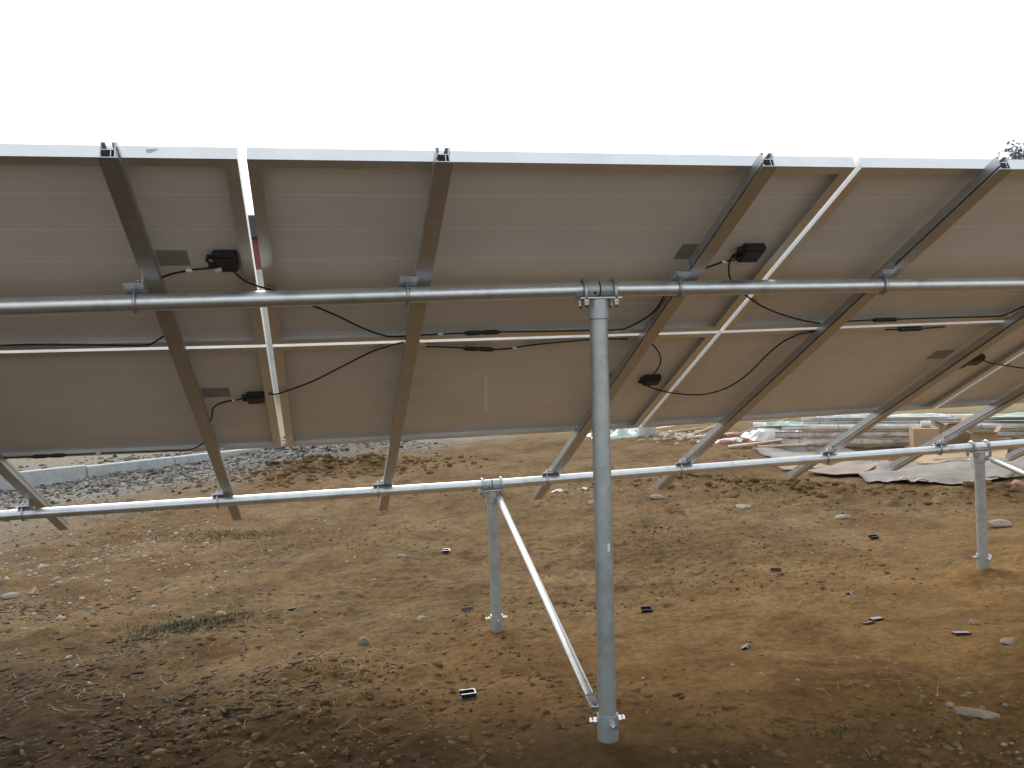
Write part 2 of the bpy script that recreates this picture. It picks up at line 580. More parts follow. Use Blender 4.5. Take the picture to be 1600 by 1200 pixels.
def tag(o, label=None, cat=None, group=None, kind=None):
    if label: o['label'] = label
    if cat: o['category'] = cat
    if group: o['group'] = group
    if kind: o['kind'] = kind
    return o


def thing(name, loc, label, cat, group=None):
    o = bpy.data.objects.new(name, None)
    o.empty_display_size = 0.1
    o.location = loc
    COL.objects.link(o)
    return tag(o, label, cat, group)


def np_mesh(name, verts, faces, m, smooth=False):
    """fast mesh from arrays; faces (n,3) or (n,4)"""
    me = bpy.data.meshes.new(name)
    nv, nf, k = len(verts), len(faces), faces.shape[1]
    me.vertices.add(nv)
    me.vertices.foreach_set('co', np.asarray(verts, np.float32).ravel())
    me.loops.add(nf * k)
    me.loops.foreach_set('vertex_index', np.asarray(faces, np.int32).ravel())
    me.polygons.add(nf)
    me.polygons.foreach_set('loop_start', np.arange(0, nf * k, k, dtype=np.int32))
    me.polygons.foreach_set('loop_total', np.full(nf, k, dtype=np.int32))
    if smooth:
        me.polygons.foreach_set('use_smooth', np.ones(nf, dtype=bool))
    me.update(calc_edges=True)
    me.validate()
    me.materials.append(m)
    o = bpy.data.objects.new(name, me)
    COL.objects.link(o)
    return o


# ------------------------------------------------------------------ the ground
def axis(lo, hi, step, far, g):
    a = list(np.arange(lo, hi + 1e-6, step))
    s, x = step, hi
    while x < far:
        s *= g
        x += s
        a.append(x)
    s, x = step, lo
    pre = []
    while x > -far:
        s *= g
        x -= s
        pre.append(x)
    return np.array(pre[::-1] + a)


gx = axis(-2.6, 4.6, 0.017, 900, 1.035)
gy = axis(-0.5, 4.6, 0.016, 900, 1.03)
X, Y = np.meshgrid(gx, gy)
Z = ground_z(X, Y)
nx, ny = len(gx), len(gy)
V = np.stack([X, Y, Z], -1).reshape(-1, 3)
i = np.arange(nx - 1)[None, :] + nx * np.arange(ny - 1)[:, None]
F = np.stack([i, i + 1, i + 1 + nx, i + nx], -1).reshape(-1, 4)
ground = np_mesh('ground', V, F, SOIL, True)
ground['kind'] = 'structure'

# ------------------------------------------------------------------ array geometry
TH = 0.46
CT, ST = math.cos(TH), math.sin(TH)
W, L, G = 0.988, 1.65, 0.02
yL, zL, yR, zR = -0.04117, -0.00863, 0.02298, 0.00632


def pl(u, v, n=0.0):
    """point of the array: u along the row, v down the slope, n below the underside of the frames"""
    lo, hi = min(u, 0.0), max(u - 1.66, 0.0)
    return Vector((u, v * CT - n * ST + yL * lo + yR * hi, -v * ST - n * CT + zL * lo + zR * hi + ZO))


EV = Vector((0, CT, -ST))
EN = Vector((0, -ST, -CT))
PR = 0.0243                                   # pipe radius


def pipe_pt(w, u):
    if w == 'u':
        v, n, uj, a = 0.53352, 0.07145, 1.02549, (-0.0005, 0.0089, 0.0003, -0.0046)
    else:
        v, n, uj, a = 2.51441, 0.07271, 1.00272, (-0.0005, -0.0032, -0.0115, 0.0119)
    k = 0 if u < uj else 2
    e = u - uj
    return Vector((u, v * CT - n * ST + a[k] * e, -v * ST - n * CT + a[k + 1] * e + ZO))


# ------------------------------------------------------------------ solar panels
def panel(col, row, label):
    u0 = col * (L + G)
    v0 = row * (W + G)
    # a rigid panel: frame from its own corners
    A, B = pl(u0, v0), pl(u0 + L, v0)
    eu = (B - A).normalized()
    ev = EV
    en = eu.cross(ev).normalized()
    if en.z > 0:
        en = -en

    def P(a, b, c):
        return A + eu * a + ev * b + en * c
    root = thing('solar_panel', A, label, 'solar panel', 'solar panels of the row')
    t, lip, H = 0.0022, 0.030, 0.035

    def bar(a0, a1, b0, b1, lipdir, nm='frame_bar'):
        m = MB()
        # outer wall and bottom lip butted together
        def bx(p0, p1, q0, q1, c0, c1):
            m.box(P((p0 + p1) / 2, (q0 + q1) / 2, (c0 + c1) / 2), eu * (p1 - p0) / 2, ev * (q1 - q0) / 2, en * (c1 - c0) / 2)
        if lipdir in ('d', 'u'):
            bx(a0, a1, b0, b1, -H, 0)
            if lipdir == 'd':
                bx(a0 + 0.0025, a1 - 0.0025, b1, b1 + lip, -t, -0.0002)
                bx(a0 + 0.0025, a1 - 0.0025, b1, b1 + 0.012, -H, -0.0315)
            else:
                bx(a0 + 0.0025, a1 - 0.0025, b0 - lip, b0, -t, -0.0002)
                bx(a0 + 0.0025, a1 - 0.0025, b0 - 0.012, b0, -H, -0.0315)
        else:
            bx(a0, a1, b0, b1, -H + 0.0002, -0.0003)
            if lipdir == 'r':
                bx(a1, a1 + lip, b0 + lip, b1 - lip, -t, -0.0004)
            else:
                bx(a0 - lip, a0, b0 + lip, b1 - lip, -t, -0.0004)
        return m.build(nm, FRAME, root)
    bar(0, L, 0, t, 'd')
    bar(0, L, W - t, W, 'u')
    bar(0, t, t, W - t, 'r')
    bar(L - t, L, t, W - t, 'l')
    m = MB()
    m.add([P(t, t, -0.0262), P(L - t, t, -0.0262), P(L - t, W - t, -0.0262), P(t, W - t, -0.0262)], [(0, 1, 2, 3)])
    m.uv = [(0, 0), (L, 0), (L, W), (0, W)]
    m.build('backsheet', BACK, root)
    m = MB()
    m.add([P(t, t, -0.0312), P(L - t, t, -0.0312), P(L - t, W - t, -0.0312), P(t, W - t, -0.0312)], [(3, 2, 1, 0)])
    m.uv = [(0, 0), (L, 0), (L, W), (0, W)]
    m.build('cell_face', CELLS, root)
    return root, P, eu, ev, en, u0, v0


def smooth_path(pts, k=8):
    """Catmull-Rom through points"""
    pts = [Vector(p) for p in pts]
    q = [pts[0] * 2 - pts[1]] + pts + [pts[-1] * 2 - pts[-2]]
    o = []
    for i in range(1, len(q) - 2):
        p0, p1, p2, p3 = q[i - 1:i + 3]
        for s in range(k):
            t = s / k
            o.append(0.5 * ((2 * p1) + (p2 - p0) * t + (2 * p0 - 5 * p1 + 4 * p2 - p3) * t * t + (3 * p1 - p0 - 3 * p2 + p3) * t ** 3))
    o.append(pts[-1])
    return o


def cable(root, uvn, r=0.0032):
    n = len(uvn)
    pts = []
    for i, q in enumerate(uvn):
        nn = q[2] if len(q) > 2 else 0.006
        # measured on the plane n = 0.006 as seen from the photograph's side of the array
        pts.append(pl(q[0], q[1], nn))
    return MB().tube(smooth_path(pts), r, 8).build('cable', CABLE, root, True)


def connector(root, a, b):
    A, B = pl(a[0], a[1], 0.007), pl(b[0], b[1], 0.007)
    d = (B - A)
    m = MB()
    m.tube([A, A + d * 0.08], 0.0055, 10)
    m.tube([A + d * 0.08, A + d * 0.42], 0.0088, 10)
    m.tube([A + d * 0.42, A + d * 0.55], 0.0068, 10)
    m.tube([A + d * 0.55, A + d * 0.92], 0.0088, 10)
    m.tube([A + d * 0.92, B], 0.0055, 10)
    return m.build('connector', BLACK, root, 'angle')


def junction_box(root, u, v, du=0.045, dv=0.043, lid=True, tip=False):
    c = pl(u, v, -0.012)
    m = MB().bevel_box(c, Vector((du, 0, 0)), EV * dv, EN * 0.0135, 0.006)
    jb = m.build('junction_box', BLACK, root)
    if lid:
        MB().bevel_box(c + EN * 0.0155, Vector((du * 0.86, 0, 0)), EV * dv * 0.80, EN * 0.0022, 0.002).build('box_lid', BLACK, jb)
        for k in (-0.5, 0.5):
            p = c - Vector((du, 0, 0)) + EV * dv * k
            MB().tube([p, p - Vector((0.016, 0, 0))], 0.0075, 10).build('cable_gland', BLACK, jb, 'angle')
    if tip:
        MB().bevel_box(c + EN * 0.0190 - Vector((du * 0.62, 0, 0)) + EV * dv * 0.45, Vector((0.012, 0, 0.004)), EV * 0.010, EN * 0.001, 0.001).build('white_tag', WHITE, jb)
    return jb


def sticker(root, u, v, du=0.05, dv=0.042):
    c = pl(u, v, -0.0252)
    return MB().box(c, Vector((du, 0, 0)), EV * dv, EN * 0.0008).build('rating_label', STICK, root)


def cable_marker(root, u, v):
    c = pl(u, v, 0.0065)
    return MB().tube([c - Vector((0.009, 0, 0)), c + Vector((0.009, 0, 0))], 0.0046, 10).build('cable_marker', WHITE, root)


# first column, upper panel
p, *_r = panel(-1, 0, 'upper left solar panel with a black junction box beside the bright gap')
jb = junction_box(p, -0.098, 0.474, 0.034, 0.043, True, True)
sticker(p, -0.243, 0.478, 0.042, 0.040)
cable(p, [(-0.118, 0.480), (-0.160, 0.487), (-0.192, 0.493), (-0.247, 0.512), (-0.276, 0.529), (-0.32, 0.57, 0.0)])
cable_marker(p, -0.201, 0.495)
cable(p, [(-0.106, 0.412), (-0.134, 0.419), (-0.146, 0.446), (-0.125, 0.470)], 0.0042)
cable(p, [(-0.086, 0.510, -0.004), (-0.055, 0.552), (-0.023, 0.584), (0.049, 0.632), (0.153, 0.725), (0.223, 0.792), (0.298, 0.872), (0.365, 0.928), (0.409, 0.945), (0.50, 0.940), (0.576, 0.936), (0.679, 0.934)])
cable_marker(p, 0.572, 0.937)
cable(p, [(-0.300, 0.858, -0.002), (-0.329, 0.888), (-0.373, 0.940), (-0.412, 0.961), (-0.550, 0.951), (-0.718, 0.939), (-0.829, 0.940), (-1.0, 0.945)])
# a small printed label on the outer edge of its top frame
A, B = pl(-1.67, 0), pl(-0.02, 0)
eu = (B - A).normalized()
for k, (w, dz) in enumerate(((0.013, 0.0245), (0.010, 0.0205), (0.007, 0.0170))):
    c = A + eu * (1.65 - 0.195 - 0.013 + w) - EN * dz - EV * 0.0006
    MB().box(c, eu * w, EV * 0.0004, EN * 0.0008).build('printed_line', INK, p)

# first column, lower panel
p, *_r = panel(-1, 1, 'solar panel at lower left, its foot running above the concrete kerb')
junction_box(p, -0.092, 1.460, 0.033, 0.032)
sticker(p, -0.235, 1.432)
cable(p, [(-0.120, 1.432, -0.01), (-0.150, 1.434), (-0.207, 1.454), (-0.253, 1.506), (-0.273, 1.615), (-0.30, 1.68, 0.0)])
cable_marker(p, -0.167, 1.440)
cable(p, [(-0.052, 1.412, -0.01), (-0.02, 1.395), (0.035, 1.365), (0.131, 1.287), (0.225, 1.183), (0.337, 1.059), (0.402, 1.013), (0.45, 1.00, 0.0)])
cable(p, [(-0.300, 1.84, 0.0), (-0.324, 1.866), (-0.398, 1.956), (-0.48, 1.957), (-0.574, 1.958), (-0.775, 1.957), (-0.925, 1.961), (-1.143, 1.961)])
cable_marker(p, -0.773, 1.956)
connector(p, (-0.90, 1.959), (-1.04, 1.961))

# second column
p, *_r = panel(0, 0, 'solar panel at upper middle, between the two gaps and above the post-top clamp')
junction_box(p, 1.540, 0.458, 0.038, 0.041)
sticker(p, 1.352, 0.468, 0.058, 0.044)
cable(p, [(1.515, 0.462, -0.008), (1.490, 0.470), (1.450, 0.483), (1.421, 0.506), (1.37, 0.56, 0.0)])
cable_marker(p, 1.455, 0.482)
cable(p, [(1.512, 0.390), (1.499, 0.393), (1.473, 0.434), (1.471, 0.479), (1.513, 0.577), (1.575, 0.655), (1.635, 0.710), (1.731, 0.788), (1.842, 0.856), (1.964, 0.913), (2.057, 0.944)])
cable(p, [(1.330, 0.65, 0.0), (1.321, 0.702), (1.325, 0.779), (1.309, 0.853), (1.260, 0.929), (1.227, 0.942), (1.10, 0.941), (0.947, 0.938), (0.769, 0.932)])
cable_marker(p, 1.225, 0.948)
connector(p, (0.655, 0.934), (0.785, 0.931))

p, *_r = panel(0, 1, 'solar panel at lower middle with a pale upright streak near its bottom edge')
junction_box(p, 1.536, 1.452, 0.037, 0.032)
sticker(p, 1.345, 1.440, 0.060, 0.044)
cable(p, [(1.36, 1.03, 0.0), (1.420, 1.091), (1.473, 1.173), (1.505, 1.264), (1.506, 1.357), (1.500, 1.405, -0.01)])
cable(p, [(1.498, 1.455, -0.01), (1.515, 1.468), (1.631, 1.548), (1.771, 1.598), (1.862, 1.593), (1.928, 1.530), (1.960, 1.399), (1.961, 1.211), (1.975, 1.096), (2.013, 1.032), (2.042, 1.023), (2.08, 1.02, 0.0)])
cable(p, [(1.291, 1.020), (1.161, 1.014), (1.040, 1.027), (0.922, 1.045), (0.853, 1.066), (0.781, 1.072), (0.695, 1.055), (0.587, 1.037), (0.53, 1.03)])
cable_marker(p, 0.864, 1.064)
connector(p, (0.668, 1.054), (0.785, 1.070))
c0, c1 = pl(0.806, 1.383, -0.0250), pl(0.866, 1.766, -0.0250)  # thin pale strip over the backsheet
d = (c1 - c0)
tag(MB().box((c0 + c1) / 2, d / 2, Vector((0.0085, 0, 0)) + d.normalized() * 0.002, EN * 0.0006).build('backsheet_streak', STREAK, p), 'pale streak on the backsheet')

# third column
p, *_r = panel(1, 0, 'solar panel at upper right, its left frame side shining along the second gap')
junction_box(p, 3.20, 0.440)
sticker(p, 3.03, 0.44)
cable(p, [(3.16, 0.47, -0.01), (3.05, 0.62), (2.97, 0.78), (2.928, 0.879), (2.912, 0.915), (2.871, 0.938), (2.668, 0.935), (2.366, 0.932), (2.208, 0.934), (2.12, 0.94)])
connector(p, (2.285, 0.932), (2.395, 0.933))
p, *_r = panel(1, 1, 'solar panel at lower right hanging in front of the boxes and wrapped bundles')
junction_box(p, 3.120, 1.405, 0.044, 0.036)
sticker(p, 2.915, 1.36)
cable(p, [(3.168, 1.405, -0.008), (3.22, 1.415), (3.280, 1.436), (3.425, 1.483), (3.615, 1.537)])
cable(p, [(3.08, 1.42), (3.055, 1.437), (3.045, 1.455), (3.075, 1.452), (3.09, 1.43)], 0.005)
cable(p, [(2.40, 1.022), (2.466, 1.024), (2.570, 1.024), (2.68, 1.016)])
connector(p, (2.46, 1.024), (2.575, 1.024))
# fourth column: its lower panel just reaches into view at the right
panel(2, 1, 'solar panel at the extreme right, only its lower left corner in view')
panel(2, 0, 'solar panel out at the right, above the one whose corner shows')
# the row goes on past the left edge; these shade the ground that is in view
panel(-2, 0, 'upper solar panel of the row past the left edge of the view')
panel(-2, 1, 'lower solar panel of the row past the left edge of the view')


# ------------------------------------------------------------------ rails
RAILS = [(-2.85, 'rail out past the left edge under the outer end of the row'),
         (-2.02, 'rail out past the left edge beside the far left one'),
         (-1.16, 'rail at far left whose tip shows below the lower pipe end'),
         (-0.2996, 'rail left of the bright gap, passing the upper left junction box'),
         (0.4703, 'rail between the bright gap and the tall post, standing almost upright'),
         (1.3464, 'rail just right of the tall post, crossing behind it near the ground'),
         (2.0936, 'rail right of the second gap, ending right of the tall post'),
         (2.970, 'rail crossing in front of the wrapped bundles'),
         (3.69, 'rail that ends just left of the right short post'),
         (4.57, 'rail tip entering at the right edge, right of the short post')]


def rail(u, lab):
    O = pl(u, 0)
    eu = Vector((1, 0, 0))
    v0, v1 = -0.056, 2.955
    root = thing('mounting_rail', pl(u, v1, 0.045), 'long aluminium ' + lab, 'rail', 'aluminium rails under the panels')
    Lh = (v1 - v0) / 2

    def strip(m, a0, a1, n0, n1):
        m.box(O + eu * (a0 + a1) / 2 + EV * (v0 + v1) / 2 + EN * (n0 + n1) / 2, eu * (a1 - a0) / 2, EV * Lh, EN * (n1 - n0) / 2)
    m = MB()
    strip(m, -0.0230, 0.0230, 0.0425, 0.0450)      # bottom flange
    strip(m, 0.0125, 0.0155, 0.0006, 0.0425)       # tall right wall
    strip(m, -0.0185, -0.0160, 0.0205, 0.0320)     # box wall, slotted along its foot
    strip(m, -0.0185, -0.0160, 0.0375, 0.0425)
    strip(m, -0.0160, 0.0125, 0.0205, 0.0230)      # shelf
    strip(m, 0.0040, 0.0062, 0.0230, 0.0425)       # inner wall
    strip(m, -0.0185, -0.0160, 0.0006, 0.0205)     # upper left wall
    strip(m, -0.0160, -0.0085, 0.0006, 0.0030)     # slot lips
    strip(m, 0.0050, 0.0125, 0.0006, 0.0030)
    strip(m, 0.0155, 0.0180, 0.0006, 0.0140)       # outer hook
    m.build('beam', ALU, root)
    for w in ('u', 'l'):
        P = pipe_pt(w, u)
        d = P - O
        v, n = d.dot(EV), d.dot(EN)
        nf = n - PR - 0.0005
        a = -0.0195                                 # left face of the rail
        b = MB()
        # L-shaped foot: horizontal leg on the pipe, upright leg against the rail, small inner rib
        def bx(a0, a1, q0, q1, n0, n1):
            b.box(O + eu * (a0 + a1) / 2 + EV * (v + (q0 + q1) / 2) + EN * (n0 + n1) / 2, eu * (a1 - a0) / 2, EV * (q1 - q0) / 2, EN * (n1 - n0) / 2)
        h0, h1 = (-0.058, 0.032) if w == 'u' else (-0.040, 0.034)
        bx(a - 0.054, a - 0.006, h0, h1, nf - 0.0055, nf)
        bx(a - 0.006, a - 0.0005, h0, h1, nf - 0.040, nf)
        bx(a - 0.020, a - 0.006, h0, h1, nf - 0.0135, nf - 0.0105)
        bx(a - 0.0155, a - 0.012, h0, h1, nf - 0.0105, nf - 0.0055)
        br = b.build('foot_bracket', BRACK, root)
        s = MB()
        q = O + eu * (a - 0.006) + EV * v + EN * (nf - 0.026)
        s.hexnut(q - eu * 0.004, eu, 0.0085, 0.008)
        s.build('side_bolt', BOLT, br)
        # U-bolt under the pipe, both legs up through the horizontal leg
        px = u + a - 0.030
        Q = pipe_pt(w, px)
        rr = PR + 0.0045
        path = [Q + EV * rr - EN * (PR + 0.022)]
        for k in range(13):
            t = math.pi * k / 12
            path.append(Q + EV * (rr * math.cos(t)) + EN * (rr * math.sin(t)))
        path.append(Q - EV * rr - EN * (PR + 0.022))
        ub = MB().tube(path, 0.0050, 8).build('u_bolt', BOLT, root, True)
        for sgn in (1, -1):
            MB().hexnut(Q + EV * (rr * sgn) - EN * (PR + 0.012), EN, 0.0085, 0.008).build('nut', BOLT, ub)
    return root


for u, lab in RAILS:
    rail(u, lab)


# ------------------------------------------------------------------ pipes
def hpipe(w, a, b, lab):
    A, B = pipe_pt(w, a), pipe_pt(w, b)
    root = thing('horizontal_pipe', (A + B) / 2, lab, 'pipe', 'galvanised pipes carrying the rails')
    MB().pipe(A, B, PR, 0.003, 32).build('tube', GALV, root, 'angle')
    return root


UT, US, US2 = 1.02549, 1.00272, 3.905
hpipe('u', -3.5, UT - 0.004, 'upper galvanised pipe running left from the tall post clamp')
hpipe('u', UT + 0.0001, 4.7, 'upper galvanised pipe running right from the tall post clamp')
hpipe('l', -3.5, US - 0.004, 'lower galvanised pipe running left from the first short post')
hpipe('l', US + 0.0001, 6.2, 'lower galvanised pipe running right past the right short post')


# ------------------------------------------------------------------ posts
def post(w, u, base, r, lab, collar=True, sleeve=True):
    P = pipe_pt(w, u)
    base = Vector((base[0], base[1], base[2] + ZO))
    gb = Vector((base.x, base.y, gz(base.x, base.y)))
    foot = Vector((base.x, base.y, min(base.z, gb.z) - 0.12))
    root = thing('ground_post', gb, lab, 'post', 'galvanised posts holding the pipes')
    zp = P.z - PR - 0.0065
    top = Vector((P.x, P.y, zp))
    d = (foot - top).normalized()
    capl = 0.062
    m = MB()
    cpt = top + d * capl
    m.tube([top + d * 0.0005, cpt], r + 0.0042, 28)
    m.build('post_cap', GALVP, root, 'angle')
    m = MB()
    m.tube([cpt + d * 0.002, foot], r, 28)
    m.build('tube', GALVP, root, 'angle')
    MB().tube([cpt, cpt + d * 0.002], r - 0.002, 20).build('seam', INNER, root, True)
    xa, ya, za = Vector((1, 0, 0)), Vector((0, 1, 0)), Vector((0, 0, 1))
    pd = (pipe_pt(w, u + 0.2) - pipe_pt(w, u + 0.1)).normalized()
    MB().bevel_box(top + za * 0.003, pd * 0.069, ya * 0.036, za * 0.003, 0.0012).build('top_plate', BRACK, root)
    if sleeve:
        for q0, q1 in ((-0.0455, -0.0025), (0.0025, 0.0455)):
            MB().pipe(P + pd * q0, P + pd * q1, PR + 0.0022, 0.002, 28).build('coupling_sleeve', GALVP, root, 'angle')
        MB().pipe(P - pd * 0.0025, P + pd * 0.0025, PR + 0.0008, 0.0006, 28).build('joint_ring', INNER, root, True)
        c = P - pd * 0.018 + Vector((0, -0.91, -0.42)) * (PR + 0.0015)
        MB().tube([c, c + Vector((0, -0.91, -0.42)) * 0.004], 0.0042, 8).build('set_screw', INNER, root)
    for s in (-1, 1):
        Q = P + pd * (0.049 * s)
        rr = PR + 0.0080
        path = [Q + ya * rr - za * (PR + 0.034)]
        for k in range(13):
            t = math.pi * k / 12
            path.append(Q + ya * (rr * math.cos(t)) + za * (rr * math.sin(t)))
        path.append(Q - ya * rr - za * (PR + 0.034))
        ub = MB().tube(path, 0.0056, 10).build('u_bolt', BOLT, root, True)
        for sg in (1, -1):
            MB().hexnut(Q + ya * (rr * sg) - za * (PR + 0.0125), za, 0.0090, 0.009).build('nut', BOLT, ub)
            MB().hexnut(Q + ya * (rr * sg) - za * (PR + 0.0220), za, 0.0082, 0.008).build('nut', BOLT, ub)
    if collar:
        zc = gb.z
        pa = top + d * ((top.z - (zc + 0.082)) / -d.z)
        pb = top + d * ((top.z - (zc - 0.05)) / -d.z)
        MB().pipe(pa, pb, r + 0.0055, 0.005, 28).build('ground_socket', GALVP, root, 'angle')
        pc = top + d * ((top.z - (zc + 0.060)) / -d.z)
        for a in (0.1, math.pi - 0.25, 1.7 + math.pi):
            q = Vector((math.cos(a), math.sin(a), 0))
            b = MB()
            b.tube([pc + q * (r + 0.004), pc + q * (r + 0.030)], 0.0055, 8)
            b.hexnut(pc + q * (r + 0.012), q, 0.0110, 0.010)
            b.hexnut(pc + q * (r + 0.026), q, 0.0095, 0.007)
            b.build('socket_bolt', ZINC, root)
    return root, top, d


tp, ttop, td = post('u', UT, (1.015, 0.4461, -1.781), 0.0290, 'tall round steel post in the foreground under the upper pipe joint')
m = MB()
pm = ttop + td * ((ttop.z - (gz(1.015, 0.446) + 0.63)) / -td.z)
q = Vector((0.25, -0.97, 0)).normalized()
m.bevel_box(pm + q * 0.0292, Vector((0.0045, 0.001, 0)), q * 0.0006, Vector((0, 0, 0.013)), 0.0004)
m.build('paper_tag', WHITE, tp)
s1, stop, sdv = post('l', US, (1.007, 2.221, -1.955), 0.0275, 'first short post, left of the tall post, with a brace at its top')
s2, stop2, sdv2 = post('l', US2, (3.931, 2.188, -1.885), 0.0285, 'right short post, standing near the right edge of the lower pipe', True, False)


def brace(a, b, lab, r=0.0160):
    a, b = Vector(a), Vector(b)
    root = thing('diagonal_brace', b, lab, 'brace', 'diagonal braces between posts')
    d = (b - a).normalized()
    MB().tube([a + d * 0.04, b - d * 0.05], r, 18).build('tube', GALV, root, 'angle')
    for p, s in ((a, 1), (b, -1)):
        k = MB()
        e = d * s
        side = e.cross(Vector((0, 1, 0))).normalized()
        k.bevel_box(p + e * 0.018, e * 0.030, side * 0.015, e.cross(side).normalized() * 0.003, 0.001)
        k.build('flattened_end', GALV, root)
        bb = MB()
        ax = e.cross(side).normalized()
        bb.tube([p - ax * 0.016, p + ax * 0.016], 0.0055, 8)
        bb.hexnut(p - ax * 0.0075, ax, 0.010, 0.008)
        bb.hexnut(p + ax * 0.0075, ax, 0.010, 0.008)
        bb.build('end_bolt', BOLT, root)
    return root


brace(stop + sdv * 0.035 + Vector((0.030, -0.030, 0)), Vector((0.975, 0.455, -1.640 + ZO)), 'diagonal brace from the first short post down to the foot of the tall post')
brace(stop2 + sdv2 * 0.035 + Vector((0.034, -0.028, 0)), Vector((3.93, 0.46, -1.56 + ZO)), 'diagonal brace running off the right edge from the right short post')
post('u', 3.96, (3.96, 0.50, -1.72), 0.0290, 'second tall post, out past the right edge of the view', True, True)

# ------------------------------------------------------------------ loose stones, clods and gravel (stuff)
ICO_V = []
ph = (1 + 5 ** 0.5) / 2
for a in (-1, 1):
    for b in (-ph, ph):
        ICO_V += [(0, a, b), (a, b, 0), (b, 0, a)]
ICO_V = np.array(ICO_V) / math.hypot(1, ph)


def hull_faces(V):
    F = []
    n = len(V)
    for i in range(n):
        for j in range(i + 1, n):
            for k in range(j + 1, n):
                nn = np.cross(V[j] - V[i], V[k] - V[i])
                dd = (V - V[i]) @ nn
                if (dd < 1e-6).all():
                    F.append((i, j, k))
                elif (dd > -1e-6).all():
                    F.append((i, k, j))
    return np.array(F)


ICO_F = hull_faces(ICO_V)


def scatter(name, xs, ys, size, m, flat=(0.35, 0.8), sink=0.35, jit=0.28, stretch=1.0):
    n = len(xs)
    z = ground_z(xs, ys)
    sc = np.stack([size * stretch * rng.uniform(0.7, 1.4, n), size * rng.uniform(0.6, 1.1, n), size * rng.uniform(*flat, n)], -1)
    a = rng.uniform(0, 2 * math.pi, n)
    v = ICO_V[None] * (1 + rng.uniform(-jit, jit, (n, 12, 1))) * sc[:, None, :]
    tx = rng.uniform(-0.35, 0.35, n)
    c, s = np.cos(tx)[:, None], np.sin(tx)[:, None]
    v = np.stack([v[..., 0], v[..., 1] * c - v[..., 2] * s, v[..., 1] * s + v[..., 2] * c], -1)
    c, s = np.cos(a)[:, None], np.sin(a)[:, None]
    v = np.stack([v[..., 0] * c - v[..., 1] * s, v[..., 0] * s + v[..., 1] * c, v[..., 2]], -1)
    v += np.stack([xs, ys, z + sc[:, 2] * (1 - 2 * sink) * 0.5], -1)[:, None, :]
    f = ICO_F[None] + 12 * np.arange(n)[:, None, None]
    o = np_mesh(name, v.reshape(-1, 3), f.reshape(-1, 3), m)
    o['kind'] = 'stuff'
    return o


def fan(n, ymin=-0.4, ymax=10.0, p=2.0):
    """random ground points, denser near the photographer, inside a wide fan"""
    t = rng.random(n) ** p
    y = ymin + (ymax - ymin) * t
    hw = 1.9 + (y + 0.4) * 0.85
    x = 0.75 + (y + 0.4) * 0.18 + rng.uniform(-1, 1, n) * hw
    return x, y


def clumped(n, f, keep_scale, thr, off):
    x, y = f(n * 3)
    d = vnoise(x * keep_scale + off, y * keep_scale + off) + 0.35 * vnoise(x * keep_scale * 3.1 + off, y * keep_scale * 3.1)
    k = d + rng.uniform(-0.14, 0.14, len(x)) > thr
    return x[k][:n], y[k][:n]


x, y = clumped(15000, lambda k: fan(k, -0.4, 10.0, 1.45), 1.1, 0.03, 13)
scatter('soil_clods', x, y, 0.004 + 0.016 * rng.random(len(x)) ** 4, CLOD, (0.35, 0.8), 0.55, 0.38)
# chips of bark, stalk and dark rubbish trodden into the soil at the left
n = 2600
k = rng.integers(0, 5, n)
cx = np.array([-0.75, -0.35, -1.15, -0.55, -1.9])[k]
cy = np.array([2.9, 1.75, 2.3, 1.35, 4.2])[k]
x, y = cx + rng.normal(0, 0.34, n), cy + rng.normal(0, 0.20, n)
scatter('plant_debris', x, y, 0.003 + 0.010 * rng.random(n) ** 2, CHIP, (0.15, 0.5), 0.30, 0.35, 2.6)
n = 500
x, y = fan(n, -0.2, 6.0, 1.5)
scatter('dark_chips', x, y, 0.003 + 0.006 * rng.random(n) ** 2, CHIP, (0.15, 0.5), 0.30, 0.35, 2.2)
x, y = clumped(2600, fan, 0.8, 0.02, 57)
scatter('small_stones', x, y, 0.0025 + 0.011 * rng.random(len(x)) ** 3.2, PEB)
n = 1600
x, y = rng.normal(-2.0, 0.9, n), rng.normal(6.0, 1.5, n)
scatter('pale_rubble', x, y, 0.005 + 0.018 * rng.random(n) ** 2.5, mat('pale_rubble_stone', (0.30, 0.265, 0.215), 0.9, 0, 0.12, 40, 0.3, 90, island=0.5))
# dug soil heap left of the middle rail, and the ridge before the grey sheeting
x = np.concatenate([rng.normal(0.35, 0.85, 1500), rng.normal(4.9, 0.8, 500)])
y = np.concatenate([rng.normal(10.4, 0.45, 1500), 0 * np.arange(500)])
y[1500:] = 5.7 - 1.05 * (x[1500:] - 4.9) + rng.normal(0, 0.3, 500)
scatter('dug_soil_lumps', x, y, 0.012 + 0.045 * rng.random(len(x)) ** 2.5, CLOD)
# gravel along the kerb
n = 6500
s = rng.uniform(-6.5, 1.3, n)
o = -np.abs(rng.normal(0, 0.95, n))
x, y = s + 0.49 * -o * 0 - o * 0.49, 13.67 + 0.5625 * s + o * 0.87
y -= 0.12
scatter('kerbside_gravel', x, y, 0.014 + 0.030 * rng.random(n) ** 2, GRAV)
n = 3500
s = rng.uniform(-9, 1.3, n)
o = np.abs(rng.normal(0, 1.0, n)) + 0.25
x, y = s - o * 0.49, 13.67 + 0.5625 * s + o * 0.87
scatter('gravel_behind_kerb', x, y, 0.025 + 0.04 * rng.random(n) ** 2, GRAV)


